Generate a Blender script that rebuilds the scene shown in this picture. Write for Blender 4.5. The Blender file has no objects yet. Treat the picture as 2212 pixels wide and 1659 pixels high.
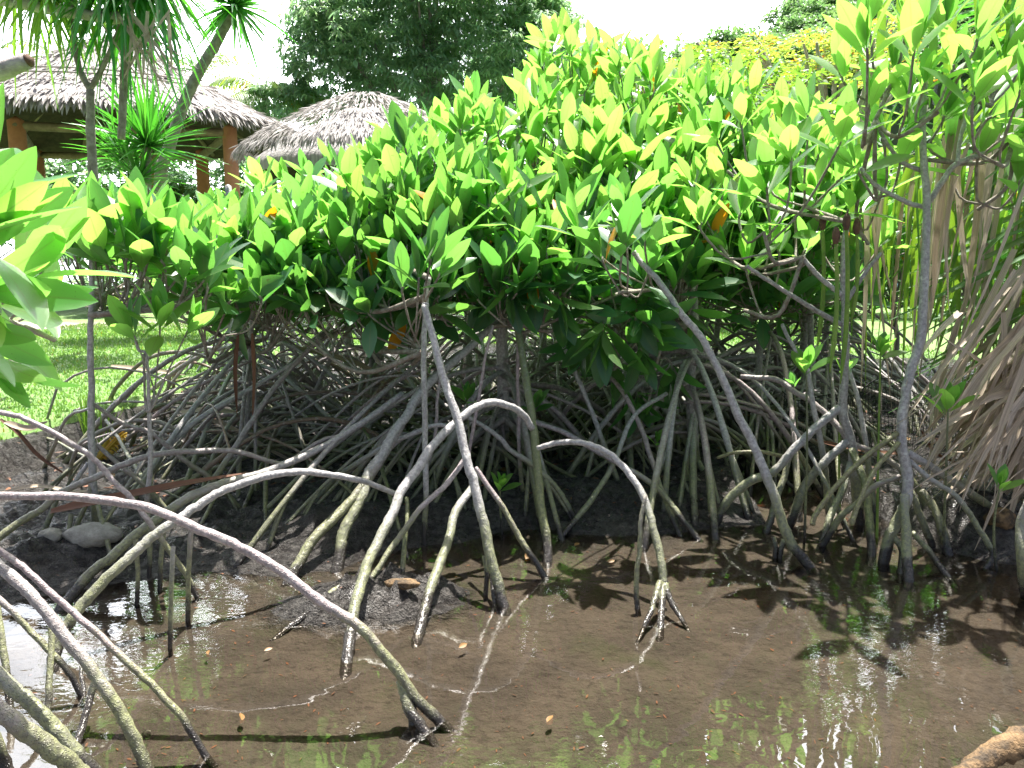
import bpy, math, random
import numpy as np
from mathutils import Vector
R = math.radians
SC = bpy.context.scene
COL = SC.collection
rng = np.random.default_rng(11)
random.seed(5)

# ---------------------------------------------------------------- camera
H = 1.35; F = 1720.8; CX, CY, HY = 1106.0, 829.5, 553.0
PITCH = math.atan((CY - HY) / F)
cam = bpy.data.cameras.new('camera'); camo = bpy.data.objects.new('camera', cam); COL.objects.link(camo)
camo.location = (0, 0, H); camo.rotation_euler = (R(90) - PITCH, 0, 0)
cam.sensor_width = 36; cam.lens = F / 2212 * 36; cam.clip_start = 0.05; cam.clip_end = 3000
SC.camera = camo
# ---------------------------------------------------------------- light
SUN_EL, SUN_AZ = R(71), R(18)          # azimuth: clockwise from +Y (sun stands behind the thicket)
world = bpy.data.worlds.new('World'); SC.world = world; world.use_nodes = True
wn = world.node_tree; wn.nodes.clear()
wo = wn.nodes.new('ShaderNodeOutputWorld'); bg = wn.nodes.new('ShaderNodeBackground')
sky = wn.nodes.new('ShaderNodeTexSky'); sky.sky_type = 'NISHITA'; sky.sun_disc = False
sky.sun_elevation = SUN_EL; sky.sun_rotation = SUN_AZ
sky.air_density = 1.0; sky.dust_density = 6.0; sky.ozone_density = 1.0
bg.inputs[1].default_value = 0.068
# thin bright cloud veil, thickest low over the horizon
tcw = wn.nodes.new('ShaderNodeTexCoord'); nw = wn.nodes.new('ShaderNodeTexNoise'); nw.inputs['Scale'].default_value = 2.6; nw.inputs['Detail'].default_value = 6
wn.links.new(tcw.outputs['Generated'], nw.inputs['Vector']); sx = wn.nodes.new('ShaderNodeSeparateXYZ'); wn.links.new(tcw.outputs['Generated'], sx.inputs[0])
m1 = wn.nodes.new('ShaderNodeMapRange'); m1.inputs[1].default_value = .28; m1.inputs[2].default_value = .52; wn.links.new(nw.outputs[0], m1.inputs[0])
m2 = wn.nodes.new('ShaderNodeMapRange'); m2.inputs[1].default_value = .80; m2.inputs[2].default_value = .60; wn.links.new(sx.outputs[2], m2.inputs[0])
mm_ = wn.nodes.new('ShaderNodeMath'); mm_.operation = 'MULTIPLY'; wn.links.new(m1.outputs[0], mm_.inputs[0]); wn.links.new(m2.outputs[0], mm_.inputs[1])
m3 = wn.nodes.new('ShaderNodeMapRange'); m3.inputs[1].default_value = .35; m3.inputs[2].default_value = .75; wn.links.new(sx.outputs[1], m3.inputs[0])
m4 = wn.nodes.new('ShaderNodeMath'); m4.operation = 'MULTIPLY'; wn.links.new(mm_.outputs[0], m4.inputs[0]); wn.links.new(m3.outputs[0], m4.inputs[1]); mm_ = m4
mc_ = wn.nodes.new('ShaderNodeMix'); mc_.data_type = 'RGBA'; mc_.inputs[7].default_value = (40, 41.5, 44, 1)
wn.links.new(mm_.outputs[0], mc_.inputs[0]); wn.links.new(sky.outputs[0], mc_.inputs[6]); wn.links.new(mc_.outputs[2], bg.inputs[0])
wn.links.new(bg.outputs[0], wo.inputs[0])
sl = bpy.data.lights.new('sun', 'SUN'); sl.energy = 5.0; sl.angle = R(0.5); sl.color = (1.0, 0.95, 0.88)
so = bpy.data.objects.new('sun', sl); COL.objects.link(so)
sd = Vector((math.sin(SUN_AZ) * math.cos(SUN_EL), math.cos(SUN_AZ) * math.cos(SUN_EL), math.sin(SUN_EL)))
so.rotation_euler = sd.to_track_quat('Z', 'Y').to_euler(); so.location = (0, 10, 20)
SC.view_settings.view_transform = 'Standard'; SC.view_settings.look = 'None'
SC.view_settings.exposure = 1.6; SC.view_settings.gamma = 1
SC.cycles.max_bounces = 8; SC.cycles.transparent_max_bounces = 16
SC.cycles.transmission_bounces = 6; SC.cycles.diffuse_bounces = 5; SC.cycles.glossy_bounces = 3

# ---------------------------------------------------------------- projection helpers (photo at 2212 wide)
cp, sp_ = math.cos(PITCH), math.sin(PITCH)
def P(x, y, D):
    u = (x - CX) / F; v = (CY - y) / F
    dy = cp + v * sp_; dz = -sp_ + v * cp
    s = D / dy
    return np.array([u * s, D, H + dz * s])
def Gd(y, z=0.0):
    v = (CY - y) / F
    dy = cp + v * sp_; dz = -sp_ + v * cp
    return (z - H) / dz * dy

# ---------------------------------------------------------------- noise, terrain
def _h(ix, iy):
    n = np.sin(ix * 127.1 + iy * 311.7) * 43758.5453
    return n - np.floor(n)
def vn(x, y):
    ix = np.floor(x); iy = np.floor(y); fx = x - ix; fy = y - iy
    fx = fx * fx * (3 - 2 * fx); fy = fy * fy * (3 - 2 * fy)
    return (_h(ix, iy) * (1 - fx) + _h(ix + 1, iy) * fx) * (1 - fy) + (_h(ix, iy + 1) * (1 - fx) + _h(ix + 1, iy + 1) * fx) * fy
def fbm(x, y, o=4):
    a = 0; w = .5
    for k in range(o):
        a = a + w * (vn(x, y) - .5); x = x * 2.03 + 17.3; y = y * 2.03 + 5.1; w *= .5
    return a
def sm(t): t = np.clip(t, 0, 1); return t * t * (3 - 2 * t)
DBX = [-6, -2.6, -1.92, -1.33, -.77, -.35, 0, .84, 1.3, 1.42, 1.62, 1.82, 1.95, 2.1, 3, 8]
DBY = [2.7, 2.8, 2.99, 3.22, 3.26, 3.45, 3.66, 3.70, 3.85, 5.4, 6.5, 5.0, 3.65, 3.4, 2.9, 2.5]
LEX = [-60, -6, -2.9, -2.75, -2.6, -2.5, -1, 1, 3, 6, 60]
LEY = [3.9, 3.9, 4.4, 5.0, 6.0, 8.0, 9.5, 9.5, 8.5, 7.5, 7.5]
MOUNDS = [(P(800, 1300, Gd(1300)), .22, .085), (P(900, 1290, Gd(1290)), .18, .075), (P(690, 1320, Gd(1320)), .16, .05),
          (P(120, 1230, Gd(1230)), .25, .06), (P(2110, 1120, Gd(1120, .1)), .22, .10)]
def gz(x, y):
    x = np.asarray(x, float); y = np.asarray(y, float)
    s = y - np.interp(x, DBX, DBY) + fbm(x * 2.1, y * 2.1) * .35
    z = np.where(s < 0, -.012 - .020 * sm(-s / .8), -.012 + .115 * sm(s / .45) + .12 * sm((s - .4) / 4))
    rough = np.clip((z + .012) / .1, .09, 1)
    z = z + fbm(x * 5, y * 5, 5) * .15 * rough + np.abs(fbm(x * 17, y * 17, 3)) * .10 * rough
    for c, r, h in MOUNDS:
        z = z + h * np.exp(-((x - c[0]) ** 2 + ((y - c[1]) * 1.3) ** 2) / (r * r)) * (1 + 2.0 * fbm(x * 20, y * 20, 3))
    e = y - np.interp(x, LEX, LEY) + fbm(x * 1.5, y * 1.5) * .5
    z = z + (.30 + fbm(x * .6, y * .6) * .06 - z) * sm((e + .45) / .55)
    z = np.where(y > 26, z - 1.3 * sm((y - 26) / 6), z)
    z = np.where(y < 1.9, z - .06 * sm((1.9 - y) / 1), z)
    return z
def lawn_e(x, y): return y - np.interp(x, LEX, LEY) + fbm(x * 1.5, y * 1.5) * .5

# ---------------------------------------------------------------- mesh building
def loc_of(p):
    return np.zeros(3) if p is None else np.array(p.matrix_world.translation if False else p['_wl'])
def thing(name, label, cat, loc=(0, 0, 0), group=None, kind=None):
    o = bpy.data.objects.new(name, None); COL.objects.link(o); o.location = [float(a) for a in loc]
    o.empty_display_size = .1
    o['_wl'] = [float(a) for a in loc]; o['label'] = label; o['category'] = cat
    if group: o['group'] = group
    return o
def tagm(o, label, cat, group=None):
    o['label'] = label; o['category'] = cat
    if group: o['group'] = group
def mesh(name, V, Fq, m, parent=None, uv=None, smooth=True, Ft=None, origin=None, at=None):
    V = np.asarray(V, dtype=np.float64).reshape(-1, 3)
    off = loc_of(parent)
    org = off if origin is None else np.asarray(origin, float)
    me = bpy.data.meshes.new(name)
    Fq = np.asarray(Fq, dtype=np.int32).reshape(-1, 4) if Fq is not None and len(Fq) else np.zeros((0, 4), np.int32)
    Ft = np.asarray(Ft, dtype=np.int32).reshape(-1, 3) if Ft is not None and len(Ft) else np.zeros((0, 3), np.int32)
    nl = Fq.size + Ft.size; npoly = len(Fq) + len(Ft)
    me.vertices.add(len(V)); me.vertices.foreach_set('co', (V - org).astype(np.float32).ravel())
    me.loops.add(nl); me.loops.foreach_set('vertex_index', np.concatenate([Fq.ravel(), Ft.ravel()]))
    me.polygons.add(npoly)
    ls = np.concatenate([np.arange(len(Fq)) * 4, Fq.size + np.arange(len(Ft)) * 3]).astype(np.int32)
    me.polygons.foreach_set('loop_start', ls)
    me.polygons.foreach_set('loop_total', np.concatenate([np.full(len(Fq), 4), np.full(len(Ft), 3)]).astype(np.int32))
    if smooth: me.polygons.foreach_set('use_smooth', np.ones(npoly, bool))
    if uv is not None:
        l = me.uv_layers.new(name='UVMap'); vi = np.concatenate([Fq.ravel(), Ft.ravel()])
        l.data.foreach_set('uv', np.asarray(uv, np.float32)[vi].ravel())
    me.update(calc_edges=True)
    if m is not None: me.materials.append(m)
    o = bpy.data.objects.new(name, me); COL.objects.link(o)
    if parent is not None: o.parent = parent; o.location = [float(a) for a in (org - off)]
    else: o.location = [float(a) for a in org]
    o['_wl'] = [float(a) for a in org]
    return o
class Acc:
    def __init__(s): s.V = []; s.F = []; s.T = []; s.U = []; s.n = 0
    def add(s, V, F=None, T=None, U=None):
        V = np.asarray(V, float).reshape(-1, 3)
        if F is not None and len(F): s.F.append(np.asarray(F, int).reshape(-1, 4) + s.n)
        if T is not None and len(T): s.T.append(np.asarray(T, int).reshape(-1, 3) + s.n)
        s.U.append(np.zeros((len(V), 2)) if U is None else np.asarray(U, float))
        s.V.append(V); s.n += len(V)
    def make(s, name, m, parent=None, smooth=True, **k):
        return mesh(name, np.concatenate(s.V), np.concatenate(s.F) if s.F else None, m, parent,
                    uv=np.concatenate(s.U), smooth=smooth, Ft=np.concatenate(s.T) if s.T else None, **k)
def cr(pts, n=6):
    """Catmull-Rom through rows of pts (any width)"""
    p = np.asarray(pts, float)
    if len(p) < 3:
        t = np.linspace(0, 1, n + 1)[:, None]; return p[0] * (1 - t) + p[-1] * t
    q = np.vstack([2 * p[0] - p[1], p, 2 * p[-1] - p[-2]]); out = []
    for i in range(1, len(q) - 2):
        t = np.arange(n)[:, None] / n
        a, b, c, d = q[i - 1], q[i], q[i + 1], q[i + 2]
        out.append(.5 * (2 * b + (c - a) * t + (2 * a - 5 * b + 4 * c - d) * t ** 2 + (3 * b - 3 * c + d - a) * t ** 3))
    out.append(p[-1][None]); return np.vstack(out)
def tube(C, r, ns=7, knob=.06):
    C = np.asarray(C, float); n = len(C); r = np.broadcast_to(np.asarray(r, float), (n,)).copy()
    T = np.gradient(C, axis=0); T /= np.linalg.norm(T, axis=1)[:, None] + 1e-9
    ref = np.array([.13, .97, .2]) if abs(T[0][1]) < .9 else np.array([1, .1, .1])
    N = np.zeros_like(C); v = ref - T[0] * ref.dot(T[0]); N[0] = v / np.linalg.norm(v)
    for i in range(1, n):
        v = N[i - 1] - T[i] * N[i - 1].dot(T[i]); N[i] = v / (np.linalg.norm(v) + 1e-9)
    B = np.cross(T, N); a = np.arange(ns) / ns * 2 * math.pi
    rr = r[:, None] * (1 + rng.normal(0, knob, (n, ns)))
    V = C[:, None] + rr[..., None] * (np.cos(a)[None, :, None] * N[:, None] + np.sin(a)[None, :, None] * B[:, None])
    i = np.arange(n - 1)[:, None] * ns; j = np.arange(ns)[None]; j2 = (j + 1) % ns
    Fq = np.stack([i + j, i + j2, i + ns + j2, i + ns + j], -1).reshape(-1, 4)
    V = V.reshape(-1, 3); nv = len(V)
    V = np.vstack([V, C[0][None] - T[0] * r[0] * .3, C[-1][None] + T[-1] * r[-1] * .6])
    k = np.arange(ns); k2 = (k + 1) % ns
    Tr = np.vstack([np.stack([np.full(ns, nv), k2, k], -1), np.stack([np.full(ns, nv + 1), (n - 1) * ns + k, (n - 1) * ns + k2], -1)])
    L = np.concatenate([[0], np.cumsum(np.linalg.norm(np.diff(C, axis=0), axis=1))])
    U = np.vstack([np.stack([np.broadcast_to(a / 6.283, (n, ns)), np.broadcast_to(L[:, None], (n, ns))], -1).reshape(-1, 2), [[0, 0], [0, L[-1]]]])
    return V, Fq, Tr, U
def box(c, s):
    c = np.asarray(c, float); s = np.asarray(s, float) / 2
    V = np.array([[x, y, z] for x in (-1, 1) for y in (-1, 1) for z in (-1, 1)]) * s + c
    return V, [[0, 1, 3, 2], [4, 6, 7, 5], [0, 4, 5, 1], [2, 3, 7, 6], [0, 2, 6, 4], [1, 5, 7, 3]]
def nrmz(v): return v / (np.linalg.norm(v, axis=-1, keepdims=True) + 1e-9)

# leaf templates: t along, profile half-width
def tmpl(kind):
    if kind == 'mangrove':
        t = np.array([0, .10, .25, .45, .65, .83, .94, 1.0]); w = np.array([.012, .018, .125, .195, .20, .135, .06, .004])
    elif kind == 'lance':
        t = np.array([0, .3, .65, 1.0]); w = np.array([.01, .10, .10, .004])
    elif kind == 'oval':
        t = np.array([0, .5, 1.0]); w = np.array([.05, .27, .02])
    else:
        t = np.array([0, .12, .5, .8, 1.0]); w = np.array([.02, .03, .035, .024, .002])
    return t, w
def leaves(base, d, nrm, L, kind='mangrove', curl=None, wid=1.0, fold=.28):
    base = np.asarray(base, float).reshape(-1, 3); N = len(base)
    d = nrmz(np.asarray(d, float).reshape(-1, 3)); nrm = np.asarray(nrm, float).reshape(-1, 3)
    nrm = nrmz(nrm - d * (nrm * d).sum(1, keepdims=True)); s = np.cross(d, nrm)
    L = np.broadcast_to(np.asarray(L, float), (N,)); curl = np.zeros(N) if curl is None else np.broadcast_to(curl, (N,))
    wid = np.broadcast_to(np.asarray(wid, float), (N,))
    t, w = tmpl(kind); m = len(t)
    X = np.stack([-w, 0 * w, w], 1)                                 # m,3
    Z = np.stack([w * fold, 0 * w, w * fold], 1)
    Y = np.stack([t] * 3, 1)
    Xn = X[None] * wid[:, None, None]; Zn = Z[None] * wid[:, None, None] - curl[:, None, None] * (Y[None] ** 2)
    V = base[:, None, None] + L[:, None, None, None] * (Xn[..., None] * s[:, None, None] + (Y[None] * (1 - .25 * np.abs(curl[:, None, None]) * Y[None]))[..., None] * d[:, None, None] + Zn[..., None] * nrm[:, None, None])
    i = np.arange(m - 1)[:, None] * 3 + np.arange(2)[None]
    q = np.stack([i, i + 1, i + 4, i + 3], -1).reshape(-1, 4)
    Fq = (np.arange(N)[:, None, None] * (m * 3) + q[None]).reshape(-1, 4)
    U = np.stack([np.broadcast_to(np.array([0, .5, 1.])[None, None], (N, m, 3)), np.broadcast_to(Y[None], (N, m, 3))], -1).reshape(-1, 2)
    return V.reshape(-1, 3), Fq, U
def perp(ax):
    ax = np.asarray(ax, float); r = np.array([1, .3, .1]) if abs(ax[0]) < .8 else np.array([0, 1, .2])
    u = np.cross(ax, r); u /= np.linalg.norm(u); return u, np.cross(ax, u)
def rosette(c, ax, L, n=9, spread=1.0, g=rng):
    """leaf bases/dirs/normals of one whorl: inner leaves upright, outer ones spreading"""
    ax = np.asarray(ax, float) / np.linalg.norm(ax); u, v = perp(ax); B = []; D = []; N = []; S = []; Cu = []
    ph = g.uniform(0, 6.28)
    for k in range(n):
        f = k / max(1, n - 1)
        a = ph + k * 1.571 + (k // 2) * .75 + g.normal(0, .16)
        th = (0.10 + 1.15 * f ** 1.6) * spread + g.normal(0, .10)
        rad = math.cos(a) * u + math.sin(a) * v
        dd = math.cos(th) * ax + math.sin(th) * rad
        nn = math.cos(th) * (-rad) + math.sin(th) * ax + g.normal(0, .12, 3)
        B.append(np.asarray(c) - ax * (.055 * L / .18 * f) + dd * .004); D.append(dd); N.append(nn)
        S.append(L * (.72 + .42 * min(1, f * 2.2)) * g.uniform(.85, 1.1)); Cu.append(g.uniform(.0, .16) if f > .35 else g.uniform(-.06, .06))
    return B, D, N, S, Cu
def ribbon(C, w, nh=(0, -1, 0.2), fold=.25, twist=0.0):
    C = np.asarray(C, float); n = len(C); w = np.broadcast_to(np.asarray(w, float), (n,))
    T = nrmz(np.gradient(C, axis=0)); nh = np.asarray(nh, float)
    N = nrmz(nh[None] - T * (T @ nh)[:, None] + 1e-4); S = np.cross(T, N)
    if twist:
        a = np.linspace(0, twist, n)[:, None]; S, N = S * np.cos(a) + N * np.sin(a), N * np.cos(a) - S * np.sin(a)
    V = np.stack([C - S * w[:, None] / 2 + N * (w * fold)[:, None], C, C + S * w[:, None] / 2 + N * (w * fold)[:, None]], 1).reshape(-1, 3)
    i = np.arange(n - 1)[:, None] * 3 + np.arange(2)[None]
    U = np.stack([np.tile([0, .5, 1.], n), np.repeat(np.linspace(0, 1, n), 3)], -1)
    return V, np.stack([i, i + 1, i + 4, i + 3], -1).reshape(-1, 4), U
def swords(c, ax, n, L, w, th0, th1, droop, g=rng, fold=.3, seg=6):
    """head of long sword leaves"""
    A = Acc(); ax = np.asarray(ax, float) / np.linalg.norm(ax); u, v = perp(ax)
    for k in range(n):
        a = k * 2.399 + g.normal(0, .1); th = th0 + (th1 - th0) * (k + .5) / n + g.normal(0, .08)
        rad = math.cos(a) * u + math.sin(a) * v; d = math.cos(th) * ax + math.sin(th) * rad
        l = L * g.uniform(.75, 1.1); t = np.linspace(0, 1, seg)[:, None]
        dr = droop * g.uniform(.5, 1.4)
        C = np.asarray(c) + d * l * t * (1 - .25 * dr * t) + np.array([0, 0, -1]) * dr * l * t ** 2.2 * .8
        ww = w * g.uniform(.8, 1.15) * np.array([.7, 1, .95, .8, .5, .06])[:seg] if seg == 6 else w * np.interp(t[:, 0], [0, .2, .6, 1], [.7, 1, .8, .05])
        V, Fq, U = ribbon(C, ww, nh=np.cross(np.cross(d, [0, 0, 1.]), d) + g.normal(0, .2, 3), fold=fold)
        A.add(V, Fq, None, U)
    return A

# ---------------------------------------------------------------- materials
class NT:
    def __init__(s, name, kind='ShaderNodeBsdfPrincipled'):
        s.m = bpy.data.materials.new(name); s.m.use_nodes = True; s.t = s.m.node_tree; s.t.nodes.clear()
        s.out = s.t.nodes.new('ShaderNodeOutputMaterial')
        s.b = s.t.nodes.new(kind) if kind else None
        if s.b: s.t.links.new(s.b.outputs[0], s.out.inputs[0])
    def n(s, ty, **k):
        o = s.t.nodes.new(ty)
        for a, b in k.items(): setattr(o, a, b)
        return o
    def l(s, a, b): s.t.links.new(a, b)
    def val(s, sock, v):
        if hasattr(v, 'is_output') or isinstance(v, bpy.types.NodeSocket): s.l(v, sock)
        else:
            if isinstance(v, (tuple, list)) and len(v) == 3 and sock.type == 'RGBA': v = (*v, 1)
            sock.default_value = v
    def mix(s, f, a, b, bt='MIX'):
        o = s.n('ShaderNodeMix', data_type='RGBA', blend_type=bt)
        s.val(o.inputs[0], f); s.val(o.inputs[6], a); s.val(o.inputs[7], b); return o.outputs[2]
    def noise(s, sc, det=4, rough=.55, vec=None, dist=0):
        o = s.n('ShaderNodeTexNoise'); o.inputs['Scale'].default_value = sc; o.inputs['Detail'].default_value = det
        o.inputs['Roughness'].default_value = rough; o.inputs['Distortion'].default_value = dist
        if vec is not None: s.l(vec, o.inputs['Vector'])
        return o.outputs[0]
    def math(s, op, a, b=0.0, c=None, clamp=False):
        o = s.n('ShaderNodeMath', operation=op, use_clamp=clamp); s.val(o.inputs[0], a); s.val(o.inputs[1], b)
        if c is not None: s.val(o.inputs[2], c)
        return o.outputs[0]
    def rng(s, v, a, b, c=0.0, d=1.0, sm=True):
        o = s.n('ShaderNodeMapRange', interpolation_type='SMOOTHSTEP' if sm else 'LINEAR')
        for k, x in zip(range(5), (v, a, b, c, d)): s.val(o.inputs[k], x)
        return o.outputs[0]
    def pos(s): return s.n('ShaderNodeNewGeometry').outputs['Position']
    def sep(s, v):
        o = s.n('ShaderNodeSeparateXYZ'); s.l(v, o.inputs[0]); return o.outputs
    def bump(s, h, st, dist=.01, nrm=None):
        o = s.n('ShaderNodeBump'); o.inputs['Strength'].default_value = st; o.inputs['Distance'].default_value = dist
        s.l(h, o.inputs['Height'])
        if nrm is not None: s.l(nrm, o.inputs['Normal'])
        return o.outputs[0]
    def set(s, **k):
        for a, v in k.items(): s.val(s.b.inputs[a.replace('_', ' ')], v)
def mat_leaf(name, top, under, trans, rough=.3, tfac=.5, orange=.012, midrib=True, var=.35, orangec=(.75, .32, .02), spec=.9):
    n = NT(name, None); g = n.n('ShaderNodeNewGeometry'); rd = g.outputs['Random Per Island']
    tc = n.n('ShaderNodeUVMap'); uv = n.sep(tc.outputs[0])
    hsv = n.n('ShaderNodeHueSaturation'); n.val(hsv.inputs['Color'], (*top, 1))
    n.l(n.rng(rd, 0, 1, .485, .525, False), hsv.inputs['Hue']); rd2 = n.math('FRACT', n.math('MULTIPLY', rd, 17.31))
    n.l(n.rng(rd2, 0, 1, 1 - var, 1 + var, False), hsv.inputs['Value'])
    topc = hsv.outputs[0]
    undc = n.mix(rd2, under, tuple(c * .72 for c in under))
    col = n.mix(g.outputs['Backfacing'], undc, topc)      # face normal side = underside (fold side is top)
    col = n.mix(g.outputs['Backfacing'], topc, undc)
    tr = n.mix(rd2, trans, (trans[0] * .55, trans[1] * .72, trans[2] * .8))
    if midrib:
        mr = n.math('SUBTRACT', 1.0, n.rng(n.math('ABSOLUTE', n.math('SUBTRACT', uv[0], .5)), .0, .045))
        col = n.mix(n.math('MULTIPLY', mr, .55), col, (.30, .38, .12)); tr = n.mix(n.math('MULTIPLY', mr, .6), tr, tuple(c * .45 for c in trans))
        spk = n.rng(n.noise(60, 2), .68, .74)
        col = n.mix(n.math('MULTIPLY', spk, .5), col, (.10, .07, .02)); tr = n.mix(n.math('MULTIPLY', spk, .6), tr, (.10, .10, .01))
    og = n.math('GREATER_THAN', n.math('FRACT', n.math('MULTIPLY', rd, 91.7)), 1 - orange)
    col = n.mix(og, col, orangec); tr = n.mix(og, tr, (orangec[0], orangec[1] * .9, .01))
    p = n.n('ShaderNodeBsdfPrincipled'); n.l(col, p.inputs['Base Color']); p.inputs['Roughness'].default_value = rough; p.inputs['Specular IOR Level'].default_value = spec
    bmp = n.bump(n.noise(45, 3), .12, .004); n.l(bmp, p.inputs['Normal'])
    t = n.n('ShaderNodeBsdfTranslucent'); n.l(tr, t.inputs[0])
    mx = n.n('ShaderNodeMixShader'); mx.inputs[0].default_value = tfac
    n.l(p.outputs[0], mx.inputs[1]); n.l(t.outputs[0], mx.inputs[2]); n.l(mx.outputs[0], n.out.inputs[0])
    return n.m
M = {}
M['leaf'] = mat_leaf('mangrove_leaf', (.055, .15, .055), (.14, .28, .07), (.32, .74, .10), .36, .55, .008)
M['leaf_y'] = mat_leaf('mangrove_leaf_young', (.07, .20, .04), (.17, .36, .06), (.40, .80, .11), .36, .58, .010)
M['leaf_d'] = mat_leaf('mangrove_leaf_dark', (.050, .135, .065), (.10, .19, .07), (.22, .54, .07), .34, .48, .008)  # darker, less translucent leaf; picked more often towards the bottom of the crowns
M['mango'] = mat_leaf('mango_leaf', (.16, .28, .17), (.19, .30, .16), (.42, .62, .26), .42, .58, .0, False)
M['shrub'] = mat_leaf('shrub_leaf', (.07, .15, .035), (.10, .18, .05), (.30, .55, .04), .4, .45, .0, False)
M['hillleaf'] = mat_leaf('hill_leaf', (.10, .18, .08), (.11, .18, .08), (.26, .46, .12), .5, .4, .0, False)
M['flam'] = mat_leaf('flame_tree_leaf', (.20, .24, .03), (.25, .28, .04), (.46, .60, .07), .5, .5, .09, False, .35, (.75, .36, .05))
M['sword'] = mat_leaf('sword_leaf', (.030, .13, .035), (.06, .17, .04), (.12, .50, .03), .33, .42, .0, False)
M['palm'] = mat_leaf('palm_leaf', (.07, .15, .04), (.14, .22, .06), (.42, .58, .05), .35, .45, .05, False)
M['strap'] = mat_leaf('strap_leaf', (.07, .17, .05), (.10, .22, .06), (.36, .62, .04), .5, .42, .02, False, .4, (.60, .42, .06))
M['grass'] = mat_leaf('grass_blade', (.14, .26, .06), (.14, .26, .06), (.32, .54, .08), .5, .4, .03, False, .4, (.35, .30, .12))
M['litter'] = mat_leaf('fallen_leaf_skin', (.30, .14, .035), (.24, .12, .04), (.5, .2, .02), .5, .25, .0, True)

def mat_dry(name, c1, c2, rough=.6, tr=.18):
    n = NT(name, None); g = n.n('ShaderNodeNewGeometry'); rd = g.outputs['Random Per Island']
    uv = n.n('ShaderNodeUVMap'); mp = n.n('ShaderNodeMapping'); mp.inputs['Scale'].default_value = (14, 1.2, 1); n.l(uv.outputs[0], mp.inputs[0])
    st = n.noise(1.5, 3, .6, mp.outputs[0])
    col = n.mix(rd, c1, c2); col = n.mix(n.rng(st, .35, .65), col, n.mix(.5, col, (.05, .035, .03)))
    p = n.n('ShaderNodeBsdfPrincipled'); n.l(col, p.inputs['Base Color']); p.inputs['Roughness'].default_value = rough
    n.l(n.bump(st, .5, .004), p.inputs['Normal'])
    t = n.n('ShaderNodeBsdfTranslucent'); n.l(col, t.inputs[0]); mx = n.n('ShaderNodeMixShader'); mx.inputs[0].default_value = tr
    n.l(p.outputs[0], mx.inputs[1]); n.l(t.outputs[0], mx.inputs[2]); n.l(mx.outputs[0], n.out.inputs[0]); return n.m
M['dry'] = mat_dry('dry_strap', (.80, .68, .54), (.46, .36, .24), .45)
M['rust'] = mat_dry('rusty_frond', (.34, .13, .05), (.16, .08, .05), .55)
M['straw'] = mat_dry('thatch_straw', (.52, .50, .48), (.30, .28, .27), .6)

def mat_root(name, c1, c2, moss=.45, mossc=(.22, .24, .10), z0=.20, lich=.35):
    n = NT(name); oi = n.n('ShaderNodeObjectInfo').outputs['Random']; ps = n.pos(); z = n.sep(ps)[2]
    nz = n.noise(9, 4, .6, ps); nf = n.noise(70, 3, .6, ps)
    zz = n.math('ADD', z, n.math('MULTIPLY', n.math('SUBTRACT', nz, .5), .28))
    col = n.mix(n.rng(oi, .25, .9), c1, c2)
    col = n.mix(n.rng(nf, .3, .7), n.mix(.55, col, (.08, .07, .07)), col)
    col = n.mix(n.math('MULTIPLY', n.rng(n.noise(38, 3, .6, ps), .56, .64), lich), col, (.55, .56, .53))
    mm = n.rng(zz, moss, z0); col = n.mix(n.math('MULTIPLY', mm, .85), col, n.mix(n.rng(nf, .4, .6), mossc, tuple(c * .45 for c in mossc)))
    wet = n.rng(zz, .12, .04); col = n.mix(wet, col, (.035, .030, .026))
    vo = n.n('ShaderNodeTexVoronoi'); vo.inputs['Scale'].default_value = 190; n.l(ps, vo.inputs['Vector'])
    hgt = n.math('ADD', n.math('SUBTRACT', 1.0, n.rng(vo.outputs['Distance'], .1, .45)), n.math('MULTIPLY', nf, 1.6))
    n.b.inputs['Specular IOR Level'].default_value = .7
    n.set(Base_Color=col, Roughness=n.rng(wet, 0, 1, .42, .2), Normal=n.bump(hgt, .65, .005)); return n.m
M['root'] = mat_root('root_bark', (.48, .47, .47), (.36, .31, .30))
M['rootp'] = mat_root('root_bark_purple', (.40, .32, .33), (.46, .40, .41), .36)
M['brownroot'] = mat_root('root_bark_brown', (.30, .20, .14), (.26, .19, .15), .3)
M['rootr'] = mat_root('root_tip_red', (.34, .17, .13), (.30, .15, .12), .12, lich=.05)
M['trunk'] = mat_root('trunk_bark', (.50, .49, .48), (.40, .38, .37), .30, lich=.75)
M['trunkg'] = mat_root('trunk_green', (.15, .18, .08), (.17, .20, .09), .75, lich=.2)
def mat_bark(name, a, b, sc=12):
    n = NT(name); ps = n.pos(); z1 = n.noise(sc, 5, .65, ps); z2 = n.noise(sc * 6, 3, .6, ps)
    n.set(Base_Color=n.mix(n.rng(z1, .35, .65), a, b), Roughness=.8, Normal=n.bump(n.math('ADD', z1, z2), .7, .01)); return n.m
M['bark'] = mat_bark('twig_bark', (.20, .16, .13), (.36, .33, .29), 30)
M['barkp'] = mat_bark('palm_bark', (.20, .17, .15), (.34, .31, .28), 14)
M['barkw'] = mat_bark('pale_bark', (.50, .47, .44), (.32, .29, .27), 10)
M['post'] = mat_bark('terracotta_post', (.60, .27, .16), (.50, .21, .12), 4)
M['beam'] = mat_bark('raw_timber', (.26, .21, .15), (.17, .13, .09), 6)
M['darkwood'] = mat_bark('dark_ceiling', (.07, .05, .035), (.035, .026, .02), 9)  # roof undersides, a much darker brown than the thatch on top
M['stone'] = mat_bark('pale_stone', (.40, .38, .34), (.26, .25, .22), 22)
M['rotlog'] = mat_bark('rotting_log', (.24, .15, .07), (.05, .035, .02), 22)
M['net'] = mat_bark('black_plastic', (.02, .02, .022), (.03, .03, .03), 5)
M['cap'] = mat_bark('pod_cap', (.10, .055, .04), (.16, .09, .05), 30)
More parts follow.
